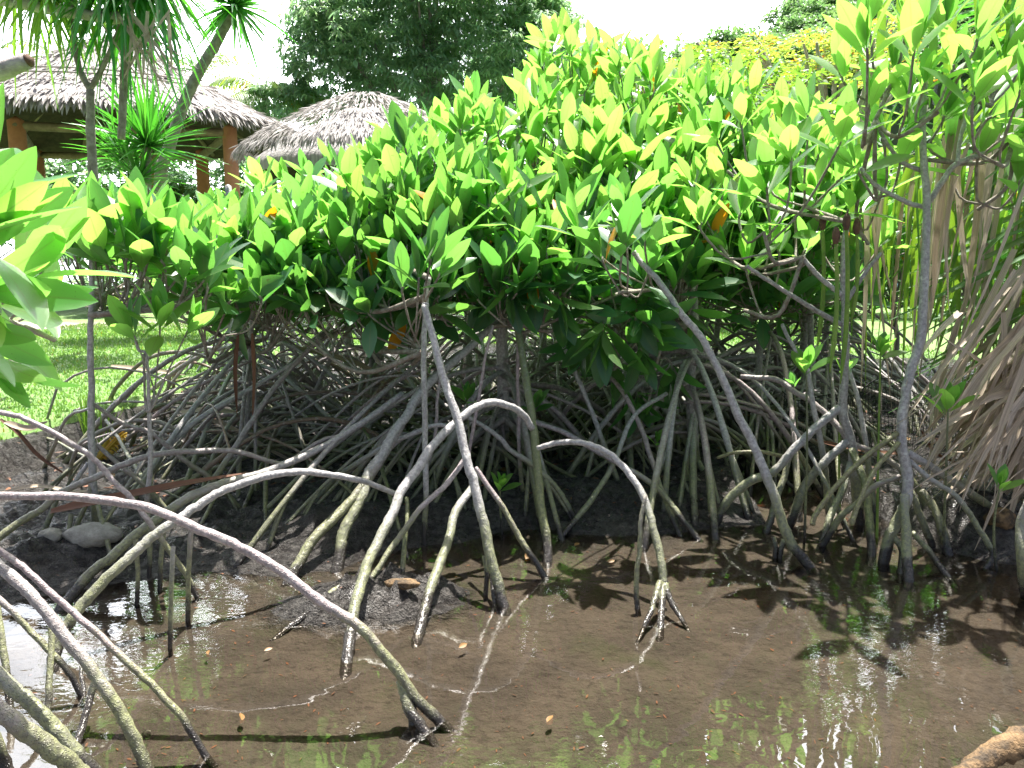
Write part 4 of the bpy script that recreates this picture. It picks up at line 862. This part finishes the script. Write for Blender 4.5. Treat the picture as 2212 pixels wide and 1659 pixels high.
# ================================================================ BACKGROUND VEGETATION
def clump_crown(c, rad, ncl, nl, Ls, kind, m, parent, droop=.6, clr=.5, name='crown', shell=.55, wid=1.0):
    """leafy clumps over a crown volume; each clump a drooping bunch"""
    th = rng.uniform(0, 6.28, ncl); ph = np.arccos(rng.uniform(-.6, 1, ncl)); rr = shell + (1 - shell) * rng.uniform(0, 1, ncl) ** .5
    rr = rr * (1 + .22 * np.sin(th * 3 + ph * 2) * np.sin(ph * 5))
    cc = np.stack([np.sin(ph) * np.cos(th), np.sin(ph) * np.sin(th), np.cos(ph)], 1) * rr[:, None] * np.asarray(rad) + np.asarray(c)
    k = np.repeat(np.arange(ncl), nl); N = len(k); o = rng.normal(0, 1, (N, 3)); o /= np.linalg.norm(o, axis=1)[:, None]; o[:, 2] = np.abs(o[:, 2]) * .5
    b = cc[k] + o * clr * rng.uniform(.1, 1, (N, 1)); d = o + np.array([0, 0, -droop]) + rng.normal(0, .3, (N, 3))
    nn = np.array([0, 0, 1.2]) + o * .6 + rng.normal(0, .3, (N, 3))
    V, Fq, U = leaves(b, d, nn, Ls * rng.uniform(.6, 1.2, N), kind, np.full(N, .15), wid)
    return mesh(name, V, Fq, m, parent, uv=U), cc
def tree(name, label, cat, base, cz, rad, ncl, nl, Ls, kind, m, group=None, trunk=.15, droop=.6, clr=.5, shell=.55, off=(0, 0), lobes=(), limbs=9, bark='barkp'):
    t = thing(name, label, cat, base, group); c = np.array([base[0] + off[0], base[1] + off[1], cz])
    o, cc = clump_crown(c, rad, ncl, nl, Ls, kind, m, t, droop, clr, shell=shell)
    for lc, lr, ln in lobes: clump_crown(lc, lr, ln, nl, Ls, kind, m, t, droop, clr, shell=shell)
    zb = base[2]; fork = np.array([c[0] * .3 + base[0] * .7, c[1] * .3 + base[1] * .7, max(zb + .3, cz - rad[2] * .75)])
    A = Acc(); A.add(*tube(cr([(base[0], base[1], zb - .2), (np.array(base) + fork) / 2 + [.05, 0, 0], fork, c], 5), np.linspace(trunk, trunk * .35, 16), 9, .06)); A.make('trunk', M[bark], t)
    A = Acc()
    for k in rng.choice(len(cc), min(limbs, len(cc)), replace=False):
        A.add(*tube(cr([fork, (fork + cc[k]) / 2 + [0, 0, -.15 * rad[2] * .5], cc[k]], 4), np.linspace(trunk * .45, trunk * .1, 9), 6, .06))
    A.make('limbs', M[bark], t)
    return t
mc = P(930, 60, 24)
tree('mango_tree', 'huge dark mango tree with drooping glossy leaf bunches rising behind the huts', 'tree', (mc[0] + .2, 24, .2), 6.9, (3.75, 3.2, 4.3), 2500, 24, .27, 'lance', M['mango'], trunk=.3, droop=.65, clr=.26, shell=.35,
     lobes=[(P(620, 225, 23), (1.0, 1.0, .75), 110), (P(1175, 60, 24), (.9, .9, 1.3), 110), (P(700, 110, 23), (1.1, 1.3, 1.6), 170)], limbs=16)
# inner dark mass of the mango crown: more leaves deep inside
# light green bushes behind the tall mangrove
for i, (x, y, D, rd_, lb) in enumerate([(1330, 250, 13, (1.1, .9, .9), 'pale lime bush top showing behind the tall mangrove'), (1480, 225, 15, (1.3, 1, .8), 'light green bush between the tall mangrove and the flame tree'),
                                        (1420, 300, 12, (1.4, 1, 1.2), 'bush hidden low behind the central crowns'), (1640, 330, 12, (1.5, 1, 1.3), 'bush low behind the flame tree branches')]):
    p = P(x, y, D); tree('bush', lb, 'bush', (p[0], D, .25), p[2], rd_, 110, 26, .12, 'oval', M['shrub'], 'bushes beyond the thicket', .06, .2, .28)
# hedge-like shrubs closing the view beyond the lawn
HED = [(-1.5, 17, 'shrub between the two thatched buildings'), (.6, 16, 'shrub low behind the mango tree trunk'), (2.6, 15, 'shrub at the lawn edge behind the centre of the thicket'), (4.8, 14, 'shrub beyond the pale right-hand trunks'),
       (7.2, 13.5, 'shrub beyond the hanging strap leaves'), (9.4, 14, 'shrub at the far right of the lawn'), (6.0, 18, 'taller shrub behind the right-hand shrubs')]
for i, (x, y, lb) in enumerate(HED):
    tree('shrub', lb, 'shrub', (x, y, .25), 1.35, (1.5, 1.0, 1.4), 170, 28, .12, 'oval', M['shrub'], 'shrubs beyond the lawn', .06, .3, .35)
for i, (x, y, lb) in enumerate([(1.6, 8.9, 'low leafy undergrowth behind the arching pale root, right of centre'), (2.7, 8.4, 'low leafy undergrowth behind the seed pods'), (3.35, 7.0, 'low leafy undergrowth behind the silvery curved trunk'), (.6, 9.3, 'low leafy undergrowth straight behind the green mossy stem'), (4.3, 7.6, 'low leafy undergrowth behind the hanging tan and green straps'), (2.55, 7.0, 'low leafy undergrowth behind the leafy tall seedling')]):
    tree('undergrowth', lb, 'shrub', (x, y, .25), 1.45, (.75, .5, .75), 90, 22, .13, 'mangrove', M['leaf'], 'undergrowth behind the thicket', .03, .2, .22)
# flame tree: flat umbrella layers, pale bare limbs
fl = thing('flame_tree', 'spreading flame tree with flat yellow-green layers, orange tips and bare pale limbs', 'tree', (10.2, 20, .2))
AF = []; AL = Acc(); hub = P(1800, 330, 20); A = Acc(); A.add(*tube(cr([(10.2, 20, .1), (9.6, 20, 2), hub], 5), np.linspace(.3, .2, 11), 10, .05)); A.make('trunk', M['barkw'], fl)
Bs = []; Ds = []; Ns = []
for k in range(64):
    x = rng.uniform(1450, 1960); topy = np.interp(x, [1450, 1560, 1660, 1800, 1960], [128, 112, 112, 95, 80]); y = topy + abs(rng.normal(0, 60)); y += 26 * math.sin(x * .045) + 14 * math.sin(x * .11); D = 20 + rng.uniform(-2.2, 2.2); p = P(x, y, D)
    q = cr([hub + rng.normal(0, .25, 3), (hub + p) / 2 + [0, 0, -.35], p + rng.normal(0, .1, 3)], 4); 
    if True: AL.add(*tube(q, np.linspace(.10, .03, len(q)), 6, .06))
    nl = 110; r_ = rng.uniform(.3, .7); a = rng.uniform(0, 6.28, nl); rr = r_ * rng.uniform(0, 1, nl) ** .5
    Bs.append(p + np.stack([rr * np.cos(a), rr * np.sin(a), -.3 * rr ** 2 + rng.normal(0, .03, nl)], 1)); Ds.append(np.stack([np.cos(a), np.sin(a), rng.normal(-.1, .2, nl)], 1)); Ns.append(np.array([0, 0, 1.]) + rng.normal(0, .25, (nl, 3)))
AL.make('limbs', M['barkw'], fl); V, Fq, U = leaves(np.vstack(Bs), np.vstack(Ds), np.vstack(Ns), .13, 'oval', None, 1.0); mesh('crown', V, Fq, M['flam'], fl, uv=U)
# hill trees (copies)
def copy_tree(o):
    c = o.copy(); COL.objects.link(c)
    for ch in o.children:
        d = ch.copy(); COL.objects.link(d); d.parent = c
    return c
protos = [tree('hill_tree', 'hill tree', 'tree', (0, 0, 0), 3.2, (3.0, 3.0, 2.5), 150, 30, .45, 'oval', M['hillleaf'], 'trees covering the hill', .18, .3, .8) for _ in range(3)]
spots = []
for x, y, D in [(1478, 108, 70), (1530, 95, 66), (1585, 92, 72), (1640, 90, 68), (1690, 60, 70), (1730, 30, 75), (1700, 100, 60), (1760, 70, 64), (1790, 20, 78), (1840, 10, 74), (1850, 70, 62), (1900, 40, 70), (1960, 10, 76), (1830, 120, 56), (1600, 130, 58), (1540, 140, 56), (1660, 140, 55),
               (1750, 130, 55), (1740, -30, 84), (1800, -60, 88), (1880, -80, 90), (1920, 90, 60), (2000, 60, 66), (1990, -40, 80), (1450, 130, 62), (1500, 135, 60), (2060, 20, 70), (1700, 0, 82)]:
    spots.append(P(x, y, D))
ORD = 'leftmost second third fourth fifth sixth seventh eighth ninth tenth eleventh twelfth thirteenth fourteenth fifteenth sixteenth seventeenth eighteenth nineteenth twentieth twenty-first twenty-second twenty-third twenty-fourth twenty-fifth twenty-sixth twenty-seventh rightmost'.split()
LB = ['lowest pale tree at the left foot of the hill', 'rounded tree left on the hill foot', 'tree on the hill foot above the yellow layers', 'tree just left of the dark hill crest', 'crest tree where the hill meets the white sky', 'crest tree above the left shoulder of the hill']
for i, p in enumerate(spots):
    o = protos[i] if i < 3 else copy_tree(protos[i % 3]); s = rng.uniform(.75, 1.1); o.location = (p[0] + 1.2, p[1], p[2] - 5.6 * s); o.rotation_euler = (0, 0, rng.uniform(0, 6)); o.scale = (s, s, s * rng.uniform(.9, 1.2))
    p_ = sorted(range(len(spots)), key=lambda j: spots[j][0] / spots[j][1]).index(i); o['label'] = 'round-crowned tree on the wooded hill, ' + ORD[p_] + ' from the left'
# coconut palms behind the pavilion
def frond(A, c, phi, L, el, droop, nl=26, lw=.035, ll=.5):
    t = np.linspace(0, 1, 12)[:, None]; d = np.array([math.cos(phi) * math.cos(el), math.sin(phi) * math.cos(el), math.sin(el)])
    C = np.asarray(c) + d * L * t + np.array([0, 0, -1]) * droop * L * t ** 2; A.add(*tube(C, np.linspace(.022, .006, 12), 5, 0))
    T = nrmz(np.gradient(C, axis=0)); 
    for k in range(nl):
        f = .12 + .88 * k / nl; i = f * 11; i0 = int(min(10, i)); p = C[i0] * (1 - (i - i0)) + C[i0 + 1] * (i - i0); tt = T[i0]; sdv = np.cross(tt, [0, 0, 1.]); sdv /= np.linalg.norm(sdv) + 1e-6
        l = ll * math.sin(min(1, f * 1.05) * 2.9 + .2) ** .6 if math.sin(min(1, f * 1.05) * 2.9 + .2) > 0 else .1
        for s in (-1, 1):
            dd = sdv * s * .8 + tt * .6 + np.array([0, 0, -.35]) + rng.normal(0, .06, 3); dd /= np.linalg.norm(dd); u = np.linspace(0, 1, 5)[:, None]
            Q = p + dd * l * u + np.array([0, 0, -1]) * l * .45 * u ** 2; V, Fq, U = ribbon(Q, lw * np.array([.6, 1, .9, .6, .05]), nh=np.array([0, 0, 1.]) + sdv * s * .4, fold=.1); A.add(V, Fq, None, U)
for i, (x, y, D, L, lb) in enumerate([(572, 205, 23, 2.1, 'yellow-green coconut palm between the pavilion and the mango tree'), (420, 150, 26, 2.5, 'pale coconut palm behind the right slope of the pavilion roof'), (120, 130, 27, 3.0, 'coconut palm behind the pavilion apex'), (-60, 200, 28, 3.0, 'coconut palm behind the left end of the pavilion'),
                                      (455, 430, 25, 2.0, 'low yellowing palm seen between the pavilion posts'), (150, 430, 26, 2.6, 'dark low palm seen under the pavilion roof at left'), (280, 440, 25, 2.2, 'low palm under the middle of the pavilion roof')]):
    c = P(x, y, D); t = thing('coconut_palm', lb, 'palm', (c[0], D, .1), 'palms beyond the pavilion')
    A = Acc(); A.add(*tube(cr([(c[0] + .3, D, -.1), (c[0] + .15, D, (c[2]) / 2), c], 5), np.linspace(.14, .09, 11), 9, .04)); A.make('trunk', M['barkp'], t)
    A = Acc()
    for k in range(13): frond(A, c, k * 2.4 + rng.normal(0, .2), L * rng.uniform(.85, 1.1), rng.uniform(.0, .95), rng.uniform(.45, .8))
    A.make('fronds', M['palm'], t)
for i, (x, y, lb) in enumerate([(-9.5, 25, 'dark shrub behind the pavilion posts at left'), (-12.5, 24.5, 'dark shrub behind the left pavilion post'), (-15.5, 24, 'dark shrub at the far left beyond the pavilion')]):
    tree('shrub', lb, 'shrub', (x, y, .1), 2.7, (2.4, 1.0, 2.1), 260, 30, .22, 'oval', M['mango'], 'shrubs beyond the lawn', .06, .3, .4)

# ================================================================ DRACAENA AND SCREW PINES, TOP LEFT
d1 = thing('dragon_tree', 'dragon tree with a leaning ringed trunk and a dark spiky head against the white sky', 'dragon tree', (P(345, 640, 11)[0], 11, .3))
q = [P(x, y, 11) for x, y in [(340, 640), (345, 400), (362, 330), (400, 217), (433, 150), (467, 93), (492, 45), (505, 18)]]; A = Acc(); A.add(*tube(cr(q, 6), np.linspace(.085, .06, 43), 10, .04)); A.make('trunk', M['barkp'], d1)
swords(P(507, 14, 11), (.1, 0, 1), 130, .85, .042, .3, 2.5, .25).make('leaf_head', M['sword'], d1)
d2 = thing('dragon_tree', 'bright green spiky dragon tree clump before the pavilion, leaf swords pointing up', 'dragon tree', (P(310, 620, 10)[0], 10, .3))
q = [P(x, y, 10) for x, y in [(322, 640), (320, 500), (318, 380), (318, 320)]]; A = Acc(); A.add(*tube(cr(q, 5), .05, 9, .04)); A.make('trunk', M['barkp'], d2)
swords(P(320, 318, 10), (.1, 0, 1), 110, .98, .04, .05, 1.8, .12).make('leaf_head', M['sword'], d2); swords(P(268, 345, 10.1), (-.3, 0, 1), 70, .75, .034, .1, 1.8, .12).make('leaf_head', M['sword'], d2)
swords(P(300, 390, 9.9), (-.1, 0, 1), 60, .7, .034, .3, 2.0, .12).make('leaf_head', M['sword'], d2)
d3 = thing('screw_pine', 'grey forked screw pine with heads of long drooping leaves over the pavilion roof', 'screw pine', (P(200, 640, 8.5)[0], 8.5, .32))
A = Acc(); A.add(*tube(cr([P(x, y, 8.5) for x, y in [(204, 640), (206, 450), (200, 360), (196, 280), (195, 195)]], 6), np.linspace(.058, .04, 25), 10, .06)); A.make('trunk', M['barkp'], d3)
for pts, w in (([(195, 195), (172, 150), (162, 90), (156, 20), (150, -60)], .032), ([(197, 190), (215, 158), (235, 118), (255, 70), (275, 0)], .03)):
    A = Acc(); C = cr([P(x, y, 8.5) for x, y in pts], 5); A.add(*tube(C, np.linspace(w, w * .8, len(C)), 9, .06)); A.make('limb', M['barkp'], d3)
A = Acc(); C = cr([P(x, y, 8.4) for x, y in [(-60, -10), (40, 8), (120, 22), (200, 34), (265, 35), (280, -10)]], 5); A.add(*tube(C, .055, 9, .06)); A.make('limb', M['barkw'], d3)
A = Acc(); C = cr([P(x, y, 8.6) for x, y in [(262, 300), (266, 220), (268, 150), (275, 90), (280, 30)]], 5); A.add(*tube(C, .04, 9, .06)); A.make('limb', M['barkp'], d3)
for x, y, n_, L in ((275, -20, 90, 1.05), (150, -80, 70, 1.0), (330, -50, 70, .9), (40, -70, 70, 1.05), (220, -50, 50, .8), (100, -20, 40, .7)):
    swords(P(x, y, 8.5 + rng.uniform(-.3, .3)), (.1 * rng.normal(), 0, 1), n_, L, .05, .5, 2.6, .7).make('leaf_head', M['strap'] if x < 200 else M['sword'], d3)
A = Acc()
for k in range(16): strap(A, 300 + rng.normal(0, 45), rng.uniform(20, 60), 320 + rng.normal(0, 60), rng.uniform(130, 230), 8.2, rng.uniform(4, 8), tw=rng.normal(0, .5))
A.make('dead_leaves', M['dry'], d3)
sb = thing('sawn_limb', 'thick sawn-off grey limb with a dark hollow end poking in at the left edge', 'limb', P(-60, 170, 7))
A = Acc(); A.add(*tube(cr([P(-220, 215, 7), P(-60, 172, 7), P(10, 150, 7), P(58, 132, 7)], 5), np.linspace(.10, .065, 16), 12, .03)); A.make('wood', M['barkw'], sb)
A = Acc(); c = P(61, 131, 7); e = P(66, 129, 7); A.add(*tube(np.array([c, e]), [.058, .05], 12, .02)); A.make('hollow_end', M['cap'], sb)
# agave-like plants & dark bush on the lawn
for i, (x, y, D, L, n_, m, lb) in enumerate([(285, 605, 13, .55, 46, 'strap', 'bright spiky lawn plant beside the dark bush on the left lawn'), (420, 640, 14, .5, 40, 'strap', 'spiky plant on the lawn under the pavilion edge')]):
    p = P(x, y, D); z = float(lawn_z(p[0], D)); t = thing('spiky_plant', lb, 'plant', (p[0], D, z)); swords((p[0], D, z + .05), (0, 0, 1), n_, L, .04, .1, 1.3, .2).make('leaves', M[m], t)
p = P(235, 600, 13.6); tree('bush', 'dark rounded bush at the foot of the pavilion on the left lawn', 'bush', (p[0], 13.6, .28), .75, (.55, .5, .5), 70, 24, .10, 'oval', M['mango'], 'bushes beyond the thicket', .05, .2, .15)
# grass tuft and small fern at the bank
for i, (x, y, D, n_, L, m, lb, t1_) in enumerate([(182, 880, 4.9, 26, .42, 'strap', 'tall thin grass tuft left of the lichen-spotted stem', .22), (214, 880, 4.8, 12, .42, 'strap', 'loose fan of yellow grass right of the lichen-spotted stem', .6)]):
    p = P(x, y, D); z = float(gz(p[0], D)); t = thing('grass_tuft', lb, 'grass tuft', (p[0], D, z)); swords((p[0], D, z), (0.05, 0, 1), n_, L, .009, .02, t1_, .1).make('blades', M[m], t)
p = P(205, 900, 4.6); z = float(gz(p[0], 4.6)); t = thing('fern', 'small orange-yellow fern frond right of the lichen-spotted stem', 'fern', (p[0], 4.6, z))
A = Acc()
for s in (.5, .9, 1.4): frond(A, (p[0], 4.6, z), s, .26, .9, .2, 9, .016, .07)
A.make('fronds', mat_dry('fern_frond', (.75, .42, .03), (.6, .5, .05), .5, .5), t)

# ================================================================ DEBRIS
DEAD = [([(110, 1105), (200, 1085), (300, 1065), (400, 1045), (530, 1022)], 3.4, 22, 'rust', 'long rusty dead palm frond lying across the roots on the left mud'),
        ([(0, 905), (40, 935), (85, 985), (150, 1030)], 4.3, 9, 'rust', 'narrow rusty frond slanting down the bank at the left edge'),
        ([(10, 912), (60, 925), (103, 910)], 4.3, 14, 'dry', 'pale brown dead leaf at the lawn edge, left'),
        ([(0, 1065), (80, 1050), (160, 1062), (240, 1058)], 3.9, 10, 'dry', 'pale dry strap leaf on the mud at left'),
        ([(390, 890), (470, 886), (540, 905), (600, 950)], 4.7, 13, 'dry', 'curved pale dry strap leaf tangled in the left-centre roots'),
        ([(405, 905), (480, 915), (590, 975), (640, 1000)], 4.6, 9, 'dry', 'narrow dry strap leaf below the curved pale one'),
        ([(515, 720), (508, 800), (512, 900)], 4.2, 9, 'rust', 'upright brown dead leaf hanging left of the twin mottled stems'),
        ([(545, 720), (550, 820), (545, 930)], 4.1, 9, 'rust', 'upright brown dead leaf hanging right of the twin mottled stems'),
        ([(630, 750), (720, 770), (800, 800), (850, 850)], 5.2, 14, 'dry', 'broad dry leaf lying on the root tangle beneath the small hut'),
        ([(1950, 980), (1880, 975), (1800, 960), (1760, 950)], 4.3, 9, 'rust', 'rusty dead leaf strip across the channel by the netting'),
        ([(1990, 930), (2005, 960), (2030, 985), (2070, 1000)], 4.0, 9, 'rust', 'rusty curled dead leaf at the foot of the dead leaf skirt'),
        ([(240, 790), (330, 800), (400, 810)], 6.0, 10, 'dry', 'dry leaf strip on the shaded lawn left of the root tangle')]
for pts, D, w, m, lb in DEAD:
    Q = cr([P(x, y, D) for x, y in pts], 5); n_ = len(Q); V, Fq, U = ribbon(Q, w / F * D * np.interp(np.linspace(0, 1, n_), [0, .15, .7, 1], [.5, 1, .9, .15]), nh=(.1, -.7, .8), fold=.2, twist=rng.normal(0, .4))
    V2 = V + np.array([0, .0, -.002]); o = mesh('dead_palm_leaf', np.vstack([V, V2]), np.vstack([Fq, Fq[:, ::-1] + len(V)]), M[m], uv=np.vstack([U, U]), origin=V.mean(0)); tagm(o, lb, 'dead leaf', 'dead palm leaves in the roots')
def blob(c, s, seed, amp=.25, n=14):
    th = np.linspace(0, math.pi, n); ph = np.linspace(0, 2 * math.pi, 2 * n, endpoint=False); T_, Pp_ = np.meshgrid(th, ph, indexing='ij')
    d = np.stack([np.sin(T_) * np.cos(Pp_), np.sin(T_) * np.sin(Pp_), np.cos(T_)], -1)
    rr = 1 + amp * (fbm(d[..., 0] * 1.7 + seed, d[..., 1] * 1.7 + d[..., 2] * 2.1) * 2.2) + .06 * fbm(d[..., 0] * 9 + seed, d[..., 1] * 9 + d[..., 2] * 7)
    V = d * rr[..., None] * np.asarray(s) + np.asarray(c); V = V.reshape(-1, 3); m_ = 2 * n
    i = np.arange(n - 1)[:, None] * m_; j = np.arange(m_)[None]; return V, np.stack([i + j, i + m_ + j, i + m_ + (j + 1) % m_, i + (j + 1) % m_], -1).reshape(-1, 4)
for x, y, s, z, m, lb in [(205, 1190, (.12, .08, .055), .06, 'stone', 'pale flat stone on the black mud at lower left'), (110, 1175, (.05, .05, .035), .1, 'stone', 'small grey stone left of the pale flat stone'),
                          (316, 1580, (.012, .012, .009), -.02, 'stone', 'pebble-like snail shell in the shallow water at lower left'), (870, 1290, (.07, .03, .02), .04, 'rotlog', 'bit of rotten wood on the little mud bar in mid-picture'),
                          (2155, 1170, (.06, .07, .05), .03, 'rotlog', 'black muddy stump at the right bank'), (2090, 1060, (.1, .07, .05), .12, 'stone', 'muddy boulder below the dead leaf skirt')]:
    c = P(x, y, Gd(y, z)); c[2] = float(gz(c[0], c[1])) + s[2] * .35; V, Fq = blob(c, s, x * .37); o = mesh('stone' if m == 'stone' else 'driftwood', V, Fq, M[m], origin=c); tagm(o, lb, 'stone' if m == 'stone' else 'driftwood')
o = thing('log', 'rotting orange-brown log end rising from the water in the lower right corner', 'log', P(2200, 1640, 2.0))
A = Acc(); A.add(*tube(cr([P(2075, 1680, Gd(1680, 0)), P(2130, 1640, Gd(1640, .02)), P(2190, 1612, Gd(1612, .045)), P(2300, 1580, Gd(1580, .07)), P(2420, 1560, Gd(1560, .09))], 6), np.linspace(.022, .05, 25), 14, .14)); A.make('wood', M['rotlog'], o)
o = thing('mangrove_stump', 'black muddy root stub standing at the right frame edge', 'root stub', P(2210, 1250, 2.95)); A = Acc(); A.add(*tube(cr([P(2225, 1080, 3.0), P(2205, 1140, 3.0), P(2207, 1210, 2.95), P(2215, 1290, Gd(1290))], 5), .019, 10, .10)); A.make('wood', M['root'], o)
for x, y0, y1, lb in [(85, 1185, 1240, 'black upright peg of dead root in the left mud'), (1685, 1165, 1205, 'short black twig standing by the foot of the long pale root'), (1674, 1160, 1203, 'shorter black twig left of the foot of the long pale root'),
                      (1050, 1200, 1285, 'short black root stick behind the feet of the tall white root'), (322, 1110, 1250, 'thin pale green root stick in the left mud'), (345, 1150, 1275, 'thin mossy root stick in the left mud'),
                      (405, 1130, 1340, 'thin root stick standing in the left water'), (367, 1180, 1400, 'long pale root stick leaning in the left water'), (296, 1165, 1305, 'thin black stick in the water edge at left'), (145, 1110, 1220, 'mossy leaning stick beside the pale flat stone')]:
    D = Gd(y1, 0.0); o = mesh('root_stick', *(lambda q: (q[0], q[1]))(tube(np.array([P(x + (8 if x % 2 else -4), y0, D + .03), P(x + 2, (y0 + y1) / 2, D + .01), P(x, y1, D), P(x, y1, D) - [0, 0, .06]]), 5.5 / F * D, 7, .1)), M['root'], origin=P(x, y1, D)); tagm(o, lb, 'stick', 'root sticks in the mud')
# fallen leaves
FL = [(835, 880), (712, 965), (700, 970), (640, 910), (960, 1040), (1150, 1160), (1010, 1390), (1195, 1545), (520, 1540), (590, 1400), (450, 1415), (385, 1295), (230, 1050), (330, 985), (1240, 1180), (1310, 1215), (1850, 1000), (1955, 975), (1100, 1030), (560, 990), (760, 905), (1430, 1205), (50, 815), (140, 800), (1750, 1010)]
ORD2 = ORD[:24] + ['rightmost']
def fl_label(x, y):
    wet = y >= 1180; g = sorted(p[0] for p in FL if (p[1] >= 1180) == wet); k = g.index(x)
    w = 'rightmost' if k == len(g) - 1 else ORD2[k] + ('' if k == 0 else ' from the left')
    return 'small orange-brown fallen leaf ' + ('in the shallow water' if wet else 'on the mud among the roots') + ', ' + w
for i, (x, y) in enumerate(FL):
    z0 = .08 if y < 1180 else 0.003; D = Gd(y, z0); c = P(x, y, D); c[2] = max(float(gz(c[0], c[1])) + .012, .004); a = rng.uniform(0, 6.28)
    V, Fq, U = leaves([c], [[math.cos(a), math.sin(a), .12]], [[rng.normal(0, .3), rng.normal(0, .3) - .3, 1]], rng.uniform(.035, .06) * (1.5 if y < 1180 else .8), 'mangrove', np.array([.12])); o = mesh('fallen_leaf', V, Fq, M['litter'], uv=U, origin=c)
    tagm(o, fl_label(x, y), 'leaf', 'fallen orange leaves')
# fine litter: twigs and flakes on mud and pond bed
N = 5200; x = rng.uniform(-3.4, 3.4, N); y = 1.6 + 7 * rng.uniform(0, 1, N) ** 1.3; b = np.stack([x, y, gz(x, y) + .003], 1); a = rng.uniform(0, 6.28, N)
V, Fq, U = leaves(b, np.stack([np.cos(a), np.sin(a), rng.normal(0, .12, N)], 1), np.stack([rng.normal(0, .3, N), rng.normal(0, .3, N), np.ones(N)], 1), np.where(y < 4, .016, .05) * rng.uniform(.4, 1.4, N), 'lance', None, rng.uniform(.4, 1.6, N))
o = mesh('leaf_litter', V, Fq, M['rust'], uv=U); o['kind'] = 'stuff'; tagm(o, 'fine brown leaf litter and twig bits over mud and pond bed', 'litter')
for o in bpy.data.objects:
    if '_wl' in o: del o['_wl']
